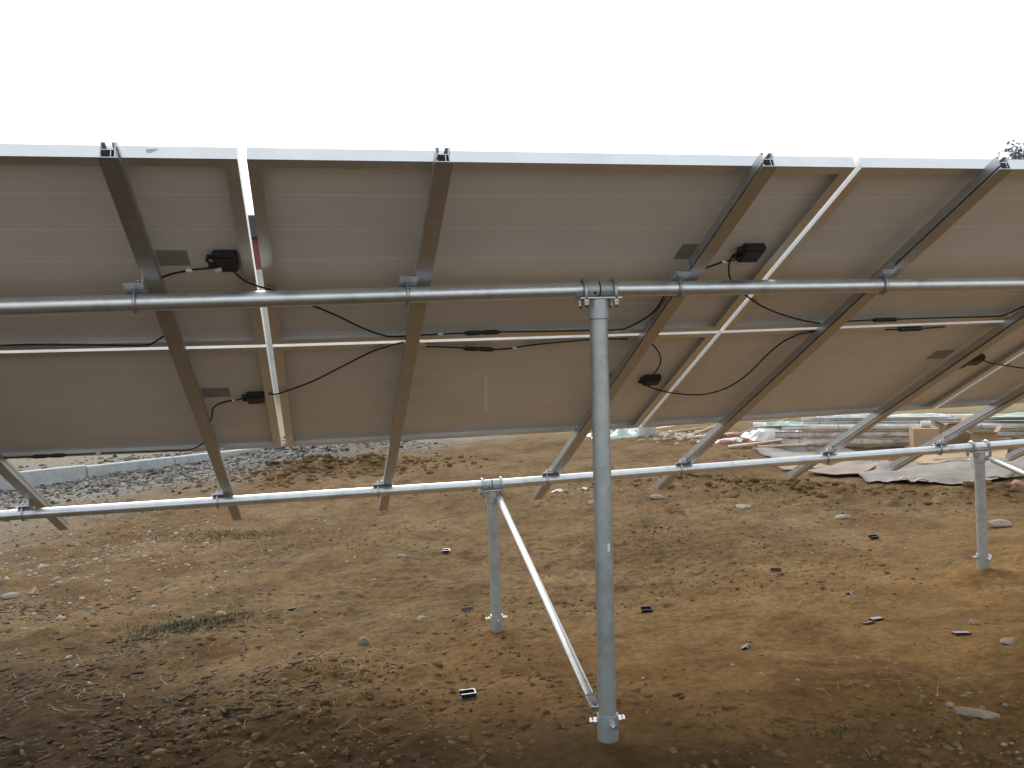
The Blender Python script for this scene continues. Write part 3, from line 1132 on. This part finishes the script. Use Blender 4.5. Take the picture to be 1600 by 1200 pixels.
# ------------------------------------------------------------------ dry grass, weeds
def blades(name, cx, cy, sx, sy, n, length, width, m, lean=1.0, curl=0.6):
    vs, fs = [], []
    xs = rng.normal(cx, sx, n)
    ys = rng.normal(cy, sy, n)
    zs = ground_z(xs, ys)
    for i in range(n):
        a = random.uniform(0, 2 * math.pi)
        Lb = length * random.uniform(0.4, 1.2)
        el = random.uniform(0.05, 1.0) if lean >= 1 else random.uniform(0.5, 1.45)
        p = Vector((xs[i], ys[i], zs[i] - 0.003))
        k0 = len(vs)
        seg = 4
        wv = Vector((-math.sin(a), math.cos(a), 0)) * width
        for j in range(seg + 1):
            w = wv * (1 - j / (seg + 0.6))
            vs.append(p - w)
            vs.append(p + w)
            d = Vector((math.cos(a) * math.cos(el), math.sin(a) * math.cos(el), math.sin(el)))
            p = p + d * (Lb / seg)
            el -= curl * random.uniform(0.4, 1.3)
            a += random.uniform(-0.35, 0.35)
            g = gz(p.x, p.y) + 0.004 if lean >= 1 else -9
            if p.z < g:
                p.z = g
                el = 0.05
        for j in range(seg):
            b = k0 + 2 * j
            fs.append((b, b + 1, b + 3, b + 2))
    return vs, fs


def blade_stuff(name, spots, m, lean):
    V, F = [], []
    for (cx, cy, sx, sy, n, ln, wd) in spots:
        v, f = blades(name, cx, cy, sx, sy, n, ln, wd, m, lean)
        k = len(V)
        V += v
        F += [tuple(i + k for i in q) for q in f]
    b = MB()
    b.v, b.f = [tuple(p) for p in V], F
    o = b.build(name, m)
    o['kind'] = 'stuff'
    return o


blade_stuff('dry_grass', [(0.10, 2.00, 0.16, 0.10, 60, 0.16, 0.0012), (0.27, 1.75, 0.15, 0.10, 40, 0.15, 0.0012),
                          (2.20, 0.62, 0.13, 0.08, 30, 0.12, 0.0011), (-1.05, 2.0, 0.25, 0.12, 50, 0.15, 0.0012),
                          (-0.6, 2.5, 0.3, 0.2, 40, 0.14, 0.0012), (2.85, 2.0, 0.22, 0.08, 40, 0.11, 0.0012),
                          (1.5, 1.2, 1.0, 0.7, 90, 0.07, 0.0009), (0.3, 1.3, 0.6, 0.3, 60, 0.10, 0.0010),
                          (3.3, 1.2, 0.3, 0.3, 40, 0.09, 0.0010), (-0.9, 6.5, 0.5, 0.3, 60, 0.07, 0.0015)], STRAW, 1.0)
blade_stuff('small_weeds', [(-0.63, 3.15, 0.17, 0.11, 950, 0.065, 0.0024), (-0.80, 3.2, 0.05, 0.03, 60, 0.04, 0.002),
                            (-0.65, 6.38, 0.28, 0.14, 420, 0.06, 0.003), (-0.95, 6.6, 0.15, 0.1, 80, 0.05, 0.003),
                            (1.72, 0.25, 0.05, 0.03, 60, 0.04, 0.0018), (1.15, 1.55, 0.10, 0.06, 40, 0.03, 0.0018),
                            (-1.45, 6.6, 0.2, 0.1, 60, 0.05, 0.003), (2.4, 4.6, 0.35, 0.12, 60, 0.035, 0.0025),
                            (-0.25, 5.45, 0.3, 0.15, 220, 0.045, 0.0025)], WEED, 0.5)


# ------------------------------------------------------------------ single stones
def stone(x, y, sx, sy, sz, rot, label, m=STONE, seed=0, name='stone'):
    r = np.random.default_rng(seed + 5)
    V = ICO_V * (1 + r.uniform(-0.22, 0.22, (12, 1)))
    # subdivide once for a softer, chipped shape
    V = [Vector(v) for v in V]
    F = [tuple(f) for f in ICO_F]
    cache = {}
    nf = []

    def mid(a, b):
        k = (min(a, b), max(a, b))
        if k not in cache:
            q = (V[a] + V[b]) / 2
            q = q * (1 + r.uniform(0.0, 0.14))
            cache[k] = len(V)
            V.append(q)
        return cache[k]
    for a, b, c in F:
        ab, bc, ca = mid(a, b), mid(b, c), mid(c, a)
        nf += [(a, ab, ca), (b, bc, ab), (c, ca, bc), (ab, bc, ca)]
    z = gz(x, y)
    cr_, sr_ = math.cos(rot), math.sin(rot)
    mb = MB()
    pts = []
    for v in V:
        px, py, pz = v.x * sx, v.y * sy, v.z * sz
        pts.append((x + px * cr_ - py * sr_, y + px * sr_ + py * cr_, z + pz + sz * 0.35))
    mb.add(pts, nf)
    o = mb.build(name, m, None, False, (x, y, z))
    return tag(o, label, 'stone', 'single stones lying on the soil')


stone(2.201, 0.215, 0.072, 0.028, 0.022, -0.75, 'long pale stone in the bottom right corner of the soil', STONE, 1)
stone(5.184, 3.482, 0.10, 0.055, 0.045, -0.2, 'large pale stone just right of the right short post', STONE, 2)
stone(3.977, 5.296, 0.10, 0.085, 0.020, 0.2, 'flat grey slab right of the tall post, in front of the soil ridge', SLATE, 3, 'stone_slab')
stone(4.448, 4.397, 0.08, 0.06, 0.022, 0.1, 'flat grey stone left of the right short post, lying in crumbs', SLATE, 4, 'stone_slab')
stone(-0.487, 3.333, 0.045, 0.03, 0.025, 0.5, 'pale angular stone beside the green weed tuft', STONE, 5)
stone(-2.06, 4.66, 0.07, 0.045, 0.03, 0.3, 'pale grey stone cut by the left edge', SLATE, 6)
stone(2.952, 0.912, 0.05, 0.03, 0.012, 0.4, 'small pale stone in the crumbly patch at the right edge', STONE, 7)
stone(0.670, 2.760, 0.030, 0.022, 0.018, 0.2, 'brownish stone left of the foot of the first short post', STONE, 8)
stone(0.325, 2.33, 0.035, 0.025, 0.030, 0.2, 'rounded stone in the dark hollow beside the dry straw', SLATE, 9)
stone(-2.124, 5.656, 0.06, 0.03, 0.015, 0.2, 'white stone lying toward the left edge below the pipe end', STONE, 10)
stone(-1.508, 3.804, 0.045, 0.02, 0.012, -0.2, 'long thin stone on the plain soil at the left', STONE, 11)
stone(0.742, 4.704, 0.05, 0.03, 0.02, -0.2, 'pale stone lying below the middle rail tip', STONE, 12)
stone(2.768, 6.119, 0.06, 0.045, 0.04, 0.2, 'rounded tan stone close left of the tall post', STONE, 13)
stone(3.05, 1.23, 0.025, 0.020, 0.014, 0.1, 'small tan stone right of the lone black clip at the right edge', STONE, 14)
stone(3.40, 6.0, 0.09, 0.05, 0.035, 0.1, 'tan lump of stone right of the tall post beside a soil crumb pile', STONE, 15)
stone(6.60, 4.85, 0.09, 0.06, 0.05, 0.6, 'pinkish stone at the right edge by the end of the brace', BRICK, 16)


# ------------------------------------------------------------------ black plastic caps, paper scraps
def cap(x, y, rot, tip, label, s=1.0):
    """small channel-shaped end cap: a base plate, two side walls and one closed end"""
    z = gz(x, y) + 0.008
    root = thing('plastic_clip', (x, y, z), label, 'plastic clip', 'black plastic clips dropped on the soil')
    R = Matrix.Rotation(rot, 3, 'Z') @ Matrix.Rotation(tip, 3, 'X')
    o = Vector((x, y, z))
    ex, ey, ez = R @ Vector((1, 0, 0)), R @ Vector((0, 1, 0)), R @ Vector((0, 0, 1))
    l, w, h, t = 0.026 * s, 0.015 * s, 0.012 * s, 0.0018 * s
    m = MB()
    m.bevel_box(o, ex * l, ey * w, ez * t, 0.001)
    m.build('clip_face', CAPM, root)
    m = MB()
    m.box(o + ey * (w - t) + ez * (h / 2 + t), ex * (l - 0.002), ey * t, ez * h / 2)
    m.box(o - ey * (w - t) + ez * (h / 2 + t), ex * (l - 0.002), ey * t, ez * h / 2)
    m.box(o + ex * (l - 0.002 - t) + ez * (h / 2 + t), ex * t, ey * (w - 2 * t - 0.0005), ez * h / 2)
    m.build('clip_rim', CAPM, root)


cap(0.676, 1.173, 0.05, 0.15, 'black clip lying hollow side up at bottom centre left of the tall post', 1.25)
cap(1.989, 1.404, 0.9, 2.6, 'upright black clip right of the tall post, near the bottom right', 1.1)
cap(2.675, 1.480, 0.3, 2.9, 'left one of the pair of black clips touching each other', 1.1)
cap(2.765, 1.545, 0.1, 3.1, 'right one of the pair of black clips touching each other', 1.15)
cap(2.898, 1.123, -0.3, 3.0, 'black clip lying alone near the right edge, right of the pair', 1.3)
cap(1.860, 2.291, -0.2, 0.3, 'black clip right beside the tall post, half sunk in soil', 1.2)
cap(0.951, 2.839, 0.1, 2.9, 'black clip right at the foot of the first short post', 1.3)
cap(2.948, 2.841, -0.4, 2.7, 'black clip midway between the tall post and the right short post', 1.25)
cap(-0.056, 3.211, 0.3, 3.0, 'black clip among pebbles, left of centre beyond the dry straw', 1.2)
cap(1.090, 4.670, -0.2, 0.2, 'black clip on the soil left of the first short post, well up its height', 1.25)
cap(4.111, 3.501, 0.0, 0.2, 'black clip farthest right up the slope toward the right short post', 1.3)
cap(3.008, 2.149, 0.7, 2.5, 'tilted black clip above the pair, with a pale side', 1.1)


def scrap(x, y, s, label, m, nm='paper_scrap', seed=1):
    r = random.Random(seed)
    z = gz(x, y)
    n = 6
    b = MB()
    top = [[None] * n for _ in range(n)]
    for i in range(n):
        for j in range(n):
            a, c = (i / (n - 1) - 0.5) * 2, (j / (n - 1) - 0.5) * 2
            top[i][j] = Vector((x + s * (a + 0.5 * c) + r.uniform(-1, 1) * s * 0.12, y + s * 0.7 * c + r.uniform(-1, 1) * s * 0.12,
                                z + 0.012 + s * 0.35 * abs(math.sin(2.3 * a + seed)) + r.uniform(0, 1) * s * 0.15))
    vs = [top[i][j] for i in range(n) for j in range(n)] + [top[i][j] - Vector((0, 0, 0.0015)) for i in range(n) for j in range(n)]
    fs = []
    N = n * n
    for i in range(n - 1):
        for j in range(n - 1):
            q = (i * n + j, (i + 1) * n + j, (i + 1) * n + j + 1, i * n + j + 1)
            fs.append(q)
            fs.append(tuple(k + N for k in q[::-1]))
    for i in range(n - 1):
        for a, c in ((i * n, (i + 1) * n), ((i + 1) * n + n - 1, i * n + n - 1), (i + 1, i), ((n - 1) * n + i, (n - 1) * n + i + 1)):
            fs.append((a, c, c + N, a + N))
    b.add(vs, fs)
    o = b.build(nm, m, None, False, (x, y, z))
    return tag(o, label, 'scrap', 'white scraps on the soil')


scrap(2.661, 6.970, 0.07, 'crumpled white scrap just right of the rail tip, left of the tall post', FILM, seed=2)
scrap(2.947, 6.976, 0.05, 'smaller torn white scrap close to the left side of the tall post', FILM, seed=5)

# ------------------------------------------------------------------ kerb on the left
kroot = thing('concrete_kerb', (-3.0, 12.0, gz(-3.0, 12.0)), 'long pale concrete kerb at the left behind the panels, half buried in gravel', 'kerb')
ke = Vector((0.8716, 0.4903, 0))
kn = Vector((-0.4903, 0.8716, 0))
for i in range(7):
    s0 = -5.6 + i * 1.30
    c = Vector((-0.6, 13.33, 0)) + ke * (s0 + 0.6)
    c.z = -0.275 + 0.012 * math.sin(i * 2.1)
    m = MB().bevel_box(c + Vector((0, 0, 0.0)), ke * 0.645, (kn + ke * (0.006 * (i % 3 - 1))) * 0.075, Vector((0, 0, 0.205 - 0.012 * max(0, i - 2))), 0.012)
    m.build('kerb_block', CONC, kroot)

# ------------------------------------------------------------------ stacked packages, boxes and sheets on the right
B0 = Vector((6.30, 8.72, 0))
be = Vector((0.880, -0.475, 0))
bn = Vector((-0.475, -0.880, 0))


def bundle(off, dep, lev, ln, label, m=WRAP, w=0.085, h=0.036, nb=11):
    g = gz(B0.x + be.x * 1.5, B0.y + be.y * 1.5) + 0.03
    c = B0 + be * (off + ln / 2) - bn * (dep * 0.19)
    c.z = g + h + lev * 0.102
    root = thing('wrapped_bundle', (c.x, c.y, c.z - h), label, 'bundle', 'wrapped rail bundles stacked on the ground')
    b = MB()
    segs = 26
    vs = []
    prof = [(-1, -0.45), (-0.75, -1), (0.75, -1), (1, -0.45), (1, 0.45), (0.75, 1), (-0.75, 1), (-1, 0.45)]
    r = random.Random(int(lev * 10 + dep))
    for i in range(segs + 1):
        t = -ln / 2 + ln * i / segs
        for a, d in prof:
            j = 1 + r.uniform(-0.07, 0.05)
            vs.append(c + be * t + bn * (w * a * j) + Vector((0, 0, h * d * j)))
    fs = []
    for i in range(segs):
        for k in range(8):
            k2 = (k + 1) % 8
            fs.append((i * 8 + k, (i + 1) * 8 + k, (i + 1) * 8 + k2, i * 8 + k2))
    fs.append(tuple(range(8)))
    fs.append(tuple(segs * 8 + k for k in range(8))[::-1])
    b.add(vs, fs)
    b.build('wrapping', m, root, 'angle')
    for i in range(nb):
        t = -ln / 2 + ln * (i + 0.5 + r.uniform(-0.25, 0.25)) / nb
        MB().bevel_box(c + be * t, be * r.uniform(0.004, 0.008), bn * (w * 1.06), Vector((0, 0, h * 1.07)), 0.012).build('band', BAND, root)
    return root


bundle(0.02, 0, 0, 4.6, 'lowest wrapped bundle of the stack, on the ground behind the cardboard boxes')
bundle(-0.06, 0, 1, 4.5, 'second wrapped bundle up in the stack behind the cardboard boxes')
bundle(0.03, 0, 2, 4.2, 'third wrapped bundle up in the stack behind the cardboard boxes, paler and unbanded', WRAPW, nb=4)
bundle(-0.35, 1.1, 2.1, 4.6, 'long pale bundle lying at the back of the stack, behind the third one', WRAPW, nb=3)
bundle(0.30, 1.0, 3.0, 4.0, 'topmost pale bundle of the stack, under the white film', WRAPW, nb=3)
for i, k in enumerate((0.4, 1.6, 2.9, 4.1)):
    c = B0 + be * k
    g = gz(c.x, c.y)
    o = MB().box(Vector((c.x, c.y, g + 0.005)), be * 0.04, bn * 0.36, Vector((0, 0, 0.024))).build('timber_bearer', WOOD, None, False, (c.x, c.y, g))
    tag(o, ['short timber bearer under the left end of the wrapped bundles', 'timber bearer under the bundles left of the boxes',
            'timber bearer under the bundles right of the boxes', 'timber bearer under the far right end of the bundles'][i], 'timber', 'timbers under the bundles')


def sheet(name, quad, zoff, label, m, cat='sheet', th=0.006, amp=0.03, n=22, freq=2.0, seed=0, group='sheets lying on the ground', lift=None):
    """a thin sheet draped over the ground inside a quadrilateral"""
    Q = [Vector((q[0], q[1], 0)) for q in quad]
    c = sum(Q, Vector()) / 4
    vs = []
    for i in range(n):
        for j in range(n):
            a, b = i / (n - 1), j / (n - 1)
            p = Q[0] * (1 - a) * (1 - b) + Q[1] * a * (1 - b) + Q[2] * a * b + Q[3] * (1 - a) * b
            wob = vnoise(np.array([a * 3.1 + seed * 7.7]), np.array([b * 3.1 + seed]))[0]
            edge = 0.07 * wob
            p = p + (p - c) * edge
            p.z = gz(p.x, p.y) + zoff + amp * (0.5 + vnoise(np.array([p.x * freq + seed]), np.array([p.y * freq * 1.7]))[0]) + \
                amp * 0.4 * (0.5 + vnoise(np.array([p.x * freq * 4 + seed]), np.array([p.y * freq * 4]))[0])
            if lift:
                p.z += lift(a, b)
            vs.append(p)
    N = n * n
    vs = vs + [p - Vector((0, 0, th)) for p in vs]
    fs = []
    for i in range(n - 1):
        for j in range(n - 1):
            q = (i * n + j, (i + 1) * n + j, (i + 1) * n + j + 1, i * n + j + 1)
            fs.append(q)
            fs.append(tuple(k + N for k in q[::-1]))
    for i in range(n - 1):
        for a, b in ((i * n, (i + 1) * n), ((i + 1) * n + n - 1, i * n + n - 1), (i + 1, i), ((n - 1) * n + i, (n - 1) * n + i + 1)):
            fs.append((a, b, b + N, a + N))
    o = MB().add(vs, fs).build(name, m, None, True, (c.x, c.y, gz(c.x, c.y)))
    return tag(o, label, cat, group)


sheet('flat_board', [(5.60, 7.62), (6.80, 7.40), (6.98, 8.35), (5.92, 8.80)], 0.014, 'pale grey board lying flat in front of the left end of the bundles', CARDG, 'board', 0.01, 0.012, 10, 1.0, 1, 'boards lying flat')
sheet('flat_board', [(5.30, 6.86), (5.95, 6.80), (5.98, 7.30), (5.36, 7.36)], 0.014, 'pinkish board lying flat below the lower pipe, nearer than the pale grey board', CARDP, 'board', 0.01, 0.012, 10, 1.0, 2, 'boards lying flat')
sheet('ground_sheet', [(5.60, 5.75), (6.50, 5.10), (7.30, 6.35), (6.05, 6.95)], 0.012, 'grey crumpled sheeting spread left of the right short post', TARP, 'sheet', 0.004, 0.035, 34, 3.0, 3)
sheet('ground_sheet', [(6.45, 5.20), (7.30, 5.25), (8.60, 6.30), (7.35, 6.40)], 0.012, 'grey crumpled sheeting spread behind the right short post', TARP, 'sheet', 0.004, 0.035, 34, 3.0, 4)
sheet('ground_sheet', [(5.35, 6.50), (5.75, 6.15), (6.60, 6.75), (6.25, 7.05)], 0.03, 'tan cardboard sheet with a pale curved edge beside the grey sheeting', CARDP, 'sheet', 0.008, 0.03, 16, 2.0, 6)
sheet('ground_sheet', [(6.7, 6.4), (7.6, 6.1), (8.3, 6.9), (7.2, 7.3)], 0.016, 'brown flattened cardboard in front of the boxes, under the lower pipe', CARD, 'sheet', 0.008, 0.03, 16, 2.0, 7)
# dark strips at the front edge of the sheeting
for k, (a, b, lab) in enumerate((((5.83, 5.55, 0), (6.08, 5.42, 0), 'dark strip of film at the near edge of the grey sheeting'),
                                 ((6.55, 5.14, 0), (7.25, 5.40, 0), 'long olive strip lying behind the right short post'))):
    a, b = Vector(a), Vector(b)
    e = (b - a).normalized()
    sd_ = Vector((-e.y, e.x, 0))
    p = MB()
    path = []
    for i in range(9):
        q = a.lerp(b, i / 8)
        q.z = gz(q.x, q.y) + 0.045 + 0.02 * math.sin(i * 1.3 + k)
        path.append(q)
    p.tube(path, 0.03, 8, True, None, 0.25)
    o = p.build('film_strip', BAND if k == 0 else mat('olive_strip', (0.10, 0.10, 0.05), 0.7), None, True, tuple(path[0]))
    tag(o, lab, 'strip')


def carton(x, y, rot, w, d, h, label, opened=False, m=CARD):
    z = gz(x, y) + 0.004
    root = thing('cardboard_box', (x, y, z), label, 'box', 'cardboard boxes by the bundles')
    ex = Vector((math.cos(rot), math.sin(rot), 0))
    ey = Vector((-math.sin(rot), math.cos(rot), 0))
    ez = Vector((0, 0, 1))
    o = Vector((x, y, z))
    t = 0.004
    b = MB()
    b.box(o + ez * h / 2 + ex * (w / 2 - t), ex * t, ey * d / 2, ez * h / 2)
    b.box(o + ez * h / 2 - ex * (w / 2 - t), ex * t, ey * d / 2, ez * h / 2)
    b.box(o + ez * h / 2 + ey * (d / 2 - t), ex * (w / 2 - 2 * t), ey * t, ez * h / 2 - ez * 0.0004)
    b.box(o + ez * h / 2 - ey * (d / 2 - t), ex * (w / 2 - 2 * t), ey * t, ez * h / 2 - ez * 0.0004)
    b.box(o + ez * 0.006, ex * (w / 2 - 2 * t), ey * (d / 2 - 2 * t), ez * 0.003)
    b.build('box_body', m, root)
    if opened:
        for s, ax, al in ((1, ex, 1.0), (-1, ex, 0.5), (-1, ey, 0.3)):
            other = ey if ax is ex else ex
            hw = (d if ax is ex else w) / 2 - 0.006
            base = o + ez * (h + 0.002) + ax * s * ((w if ax is ex else d) / 2)
            out_ = ax * s * math.cos(al) + ez * math.sin(al)
            nn = other.cross(out_).normalized()
            MB().box(base + out_ * 0.052, out_ * 0.050, other * hw, nn * 0.002).build('box_flap', m, root)
    else:
        for s in (-1, 1):
            MB().box(o + ez * (h + 0.003 + 0.001 * s) + ey * s * d / 4, ex * (w / 2 - 0.003), ey * (d / 4 - 0.002), ez * 0.002).build('box_flap', m, root)
    return root


carton(7.60, 7.47, -0.50, 0.30, 0.36, 0.29, 'closed cardboard box in front of the bundles, left of the other boxes')
carton(8.13, 7.62, -0.35, 0.28, 0.36, 0.30, 'middle cardboard box with raised flaps, right behind the rail', True)
carton(8.16, 7.12, -0.6, 0.28, 0.30, 0.22, 'right cardboard box, low and open, above the right short post', True)
# a roll of white paper on the closed box
zt = gz(7.60, 7.47) + 0.302
o = MB().tube([(7.57, 7.49, zt + 0.042), (7.67, 7.44, zt + 0.042)], 0.040, 16).build('paper_roll', FILM, None, 'angle', (7.62, 7.465, zt))
tag(o, 'short white roll lying on top of the closed cardboard box', 'roll')


def heap_film(x, y, z, rx, ry, h, label, m, seed, rot=-0.5, nm='plastic_film', cat='plastic film'):
    """crumpled film: a low, creased heap with an underside"""
    n = 18
    vs = []
    for i in range(n):
        for j in range(n):
            a, b = 2 * i / (n - 1) - 1, 2 * j / (n - 1) - 1
            w = vnoise(np.array([a * 2.3 + seed * 3.3]), np.array([b * 2.3 + seed]))[0]
            w2 = vnoise(np.array([a * 6 + seed]), np.array([b * 6 + seed * 2.1]))[0]
            e = max(0.0, 1 - max(abs(a), abs(b)) ** 2.5)
            rr = 1 + 0.4 * w
            p = Vector((a * rx * rr, b * ry * rr, h * e * (0.6 + 0.9 * w + 0.5 * w2) + 0.006))
            vs.append(Vector((x + p.x * math.cos(rot) - p.y * math.sin(rot), y + p.x * math.sin(rot) + p.y * math.cos(rot), z + max(p.z, 0.004))))
    N = n * n
    vs += [p - Vector((0, 0, 0.003)) for p in vs]
    fs = []
    for i in range(n - 1):
        for j in range(n - 1):
            q = (i * n + j, (i + 1) * n + j, (i + 1) * n + j + 1, i * n + j + 1)
            fs.append(q)
            fs.append(tuple(k + N for k in q[::-1]))
    for i in range(n - 1):
        for a, b in ((i * n, (i + 1) * n), ((i + 1) * n + n - 1, i * n + n - 1), (i + 1, i), ((n - 1) * n + i, (n - 1) * n + i + 1)):
            fs.append((a, b, b + N, a + N))
    o = MB().add(vs, fs).build(nm, m, None, False, (x, y, z))
    return tag(o, label, cat, 'pieces of plastic film by the bundles')


zb = gz(7.3, 8.1) + 0.03
heap_film(*(B0 + be * 0.05 - bn * 0.05).to_2d(), zb + 0.285, 0.30, 0.14, 0.06, 'greenish film draped over the left end of the bundle stack', GFILM, 1)
heap_film(*(B0 + be * 0.85 - bn * 0.19).to_2d(), zb + 0.375, 0.34, 0.15, 0.10, 'white film heaped on top of the bundles left of the boxes', FILM, 2)
heap_film(*(B0 + be * 1.75 - bn * 0.19).to_2d(), zb + 0.375, 0.40, 0.13, 0.05, 'white film on the bundles beside the closed cardboard box', FILM, 3)
heap_film(*(B0 + be * 3.3 - bn * 0.12).to_2d(), zb + 0.375, 0.60, 0.20, 0.05, 'pale bluish film on the bundles at the right edge', GFILM, 4)
heap_film(4.95, 11.85, gz(4.95, 11.85), 0.42, 0.40, 0.16, 'pale green film lying on the soil just right of the tall post', GFILM, 5, 0.0)
heap_film(5.35, 11.75, gz(5.35, 11.75), 0.30, 0.25, 0.14, 'white film beside the pale green film, below the second gap', FILM, 6, 0.0)
heap_film(6.05, 9.95, gz(6.05, 9.95), 0.35, 0.20, 0.10, 'white crumpled film behind the rail foot left of the bundles', FILM, 8, -0.3)
heap_film(6.75, 9.7, gz(6.75, 9.7), 0.40, 0.35, 0.22, 'off-white sacking arched over rubble left of the bundles', WRAPW, 9, -0.2)

# block, boards and rubble on the soil between the tall post and the bundles
o = MB().bevel_box((5.44, 11.45, gz(5.44, 11.45) + 0.08), Vector((0.11, 0.01, 0)), Vector((-0.01, 0.10, 0)), Vector((0, 0, 0.085)), 0.01).build('concrete_block', CONC, None, False, (5.44, 11.45, gz(5.44, 11.45)))
tag(o, 'small grey concrete block on the soil below the second gap', 'block')
PLK = [((5.65, 11.25), (6.45, 11.00), 0.05, 0.10, WOOD, 'dark old plank lying on rubble right of the concrete block'),
       ((5.95, 10.75), (6.75, 10.95), 0.045, 0.22, WOOD, 'raised dark plank leaning over the rubble pile'),
       ((5.85, 10.45), (6.40, 10.30), 0.05, 0.04, PALEW, 'pale broken plank at the front of the rubble pile'),
       ((5.75, 9.15), (6.50, 8.95), 0.05, 0.04, PALEW, 'pale plank lying flat left of the bundles'),
       ((6.10, 8.95), (6.35, 8.15), 0.03, 0.10, PALEW, 'pale lath leaning against the left end of the bundles'),
       ((6.35, 10.3), (7.3, 9.6), 0.03, 0.34, BAND, 'dark pole sticking up over the sacking left of the bundles'),
       ((5.30, 11.95), (6.10, 11.85), 0.06, 0.05, PALEW, 'pale board at the back of the rubble below the second gap')]
for i, (a, b, w, dz, m, lab) in enumerate(PLK):
    a, b = Vector((a[0], a[1], 0)), Vector((b[0], b[1], 0))
    a.z = gz(a.x, a.y) + 0.03
    b.z = gz(b.x, b.y) + 0.03 + dz
    e = b - a
    s = e.cross(Vector((0, 0, 1))).normalized()
    u_ = s.cross(e).normalized()
    o = MB().bevel_box((a + b) / 2, e / 2, s * w, u_ * 0.014, 0.004).build('plank', m, None, False, tuple(a))
    tag(o, lab, 'plank', 'planks on the rubble')
n = 420
x, y = rng.normal(5.95, 0.30, n), rng.normal(10.9, 0.32, n)
scatter('rubble', x, y, 0.03 + 0.05 * rng.random(n) ** 2, mat('rubble_mix', (0.36, 0.28, 0.20), 0.9, 0, 0.2, 15, 0.4, 40, island=0.5))
n = 300
x, y = rng.normal(6.85, 0.35, n), rng.normal(9.55, 0.25, n)
scatter('brick_rubble', x, y, 0.03 + 0.05 * rng.random(n) ** 2, BRICK)
for i, (x, y, r, lab) in enumerate(((6.22, 10.42, 0.3, 'red brick by the front of the rubble pile'), (6.42, 10.30, 1.1, 'second red brick, turned end on, right of the first'),
                                    (6.78, 9.25, 0.2, 'red brick lying left of the greenish film'))):
    o = MB().bevel_box((x, y, gz(x, y) + 0.04), Vector((0.11 * math.cos(r), 0.11 * math.sin(r), 0.01)), Vector((-0.055 * math.sin(r), 0.055 * math.cos(r), 0)), Vector((0, 0, 0.035)), 0.004).build('brick', BRICK, None, False, (x, y, gz(x, y)))
    tag(o, lab, 'brick', 'loose bricks')


# ------------------------------------------------------------------ far things: shed seen through the gap, trees on the rise
def rot2(v, a):
    return Vector((v[0] * math.cos(a) - v[1] * math.sin(a), v[0] * math.sin(a) + v[1] * math.cos(a), v[2]))


shed_c = Vector((-2.5, 40.0, gz(-2.5, 40)))
sroot = thing('shed', shed_c, 'far shed with dark roof and red upper wall seen through the bright gap', 'building')
hw, hd = 6.5, 3.0
MB().box(shed_c + Vector((0, 0, 2.55)), Vector((hw, 0, 0)), Vector((0, hd, 0)), Vector((0, 0, 2.85))).build('lower_wall', PALEWALL, sroot)
MB().box(shed_c + Vector((0, 0, 6.06)), Vector((hw - 0.03, 0, 0)), Vector((0, hd - 0.03, 0)), Vector((0, 0, 0.66))).build('upper_wall', REDW, sroot)
MB().bevel_box(shed_c + Vector((0, 0, 7.20)), Vector((hw + 0.3, 0, 0)), Vector((0, hd + 0.3, 0)), Vector((0, 0, 0.48)), 0.05).build('roof', ROOF, sroot)
for k in (-4.5, -1.5, 1.5, 4.5):
    w_ = MB().box(shed_c + Vector((k, -hd - 0.02, 2.2)), Vector((0.7, 0, 0)), Vector((0, 0.04, 0)), Vector((0, 0, 0.6))).build('window', PALEWALL, sroot)
    MB().box(shed_c + Vector((k, -hd - 0.07, 2.2)), Vector((0.6, 0, 0)), Vector((0, 0.015, 0)), Vector((0, 0, 0.5))).build('pane', DARKGLASS, w_)


def tree(x, y, h, cr_, label, seed, nleaf=16000):
    r = np.random.default_rng(seed)
    rr = random.Random(seed)
    g = gz(x, y)
    root = thing('tree', (x, y, g), label, 'tree', 'trees on the rise beyond the site')
    m = MB()
    trunk = [Vector((x, y, g - 0.3))]
    for k in range(1, 7):
        trunk.append(Vector((x + rr.uniform(-0.2, 0.2), y + rr.uniform(-0.2, 0.2), g + h * 0.75 * k / 6)))
    m.tube(trunk, 0.28, 9, True, 0.06)
    m.build('trunk', BARK, root, True)
    lm = MB()
    tips = []
    for k in range(16):
        p = trunk[rr.randint(2, 6)]
        a = rr.uniform(0, 6.28)
        ln = cr_ * rr.uniform(0.5, 1.0)
        q = [p]
        for s in range(1, 5):
            q.append(p + Vector((math.cos(a) * ln * s / 4, math.sin(a) * ln * s / 4, ln * 0.7 * (s / 4) ** 1.3)) + Vector((rr.uniform(-.2, .2), rr.uniform(-.2, .2), 0)))
        tips += q[2:]
        lm.tube(q, 0.08, 6, True, 0.015)
    lm.build('limb', BARK, root, True)
    tips = np.array([tuple(t) for t in tips])
    c = tips[r.integers(0, len(tips), nleaf)] + r.normal(0, cr_ * 0.20, (nleaf, 3))
    a = r.normal(0, 1, (nleaf, 3)); a /= np.linalg.norm(a, axis=1)[:, None]
    b = np.cross(a, r.normal(0, 1, (nleaf, 3))); b /= np.linalg.norm(b, axis=1)[:, None]
    s = r.uniform(0.08, 0.18, (nleaf, 1))
    v = np.stack([c - a * s, c + b * s * 0.6, c + a * s, c - b * s * 0.6], 1).reshape(-1, 3) - np.array([x, y, g])
    o = np_mesh('crown', v, np.arange(nleaf * 4).reshape(-1, 4), HAZE_LEAF)
    o.parent = root
    return root


tree(53.2, 52.0, 15.6, 3.0, 'far dull tree whose top shows above the panels at the right edge', 3)
tree(62.0, 54.0, 15.5, 3.8, 'far tree just outside the right edge, beside the one showing', 4)

print('tris', sum(len(o.data.loop_triangles) if o.type == 'MESH' and not o.data.calc_loop_triangles() else 0 for o in bpy.data.objects), 'objects', len(bpy.data.objects))
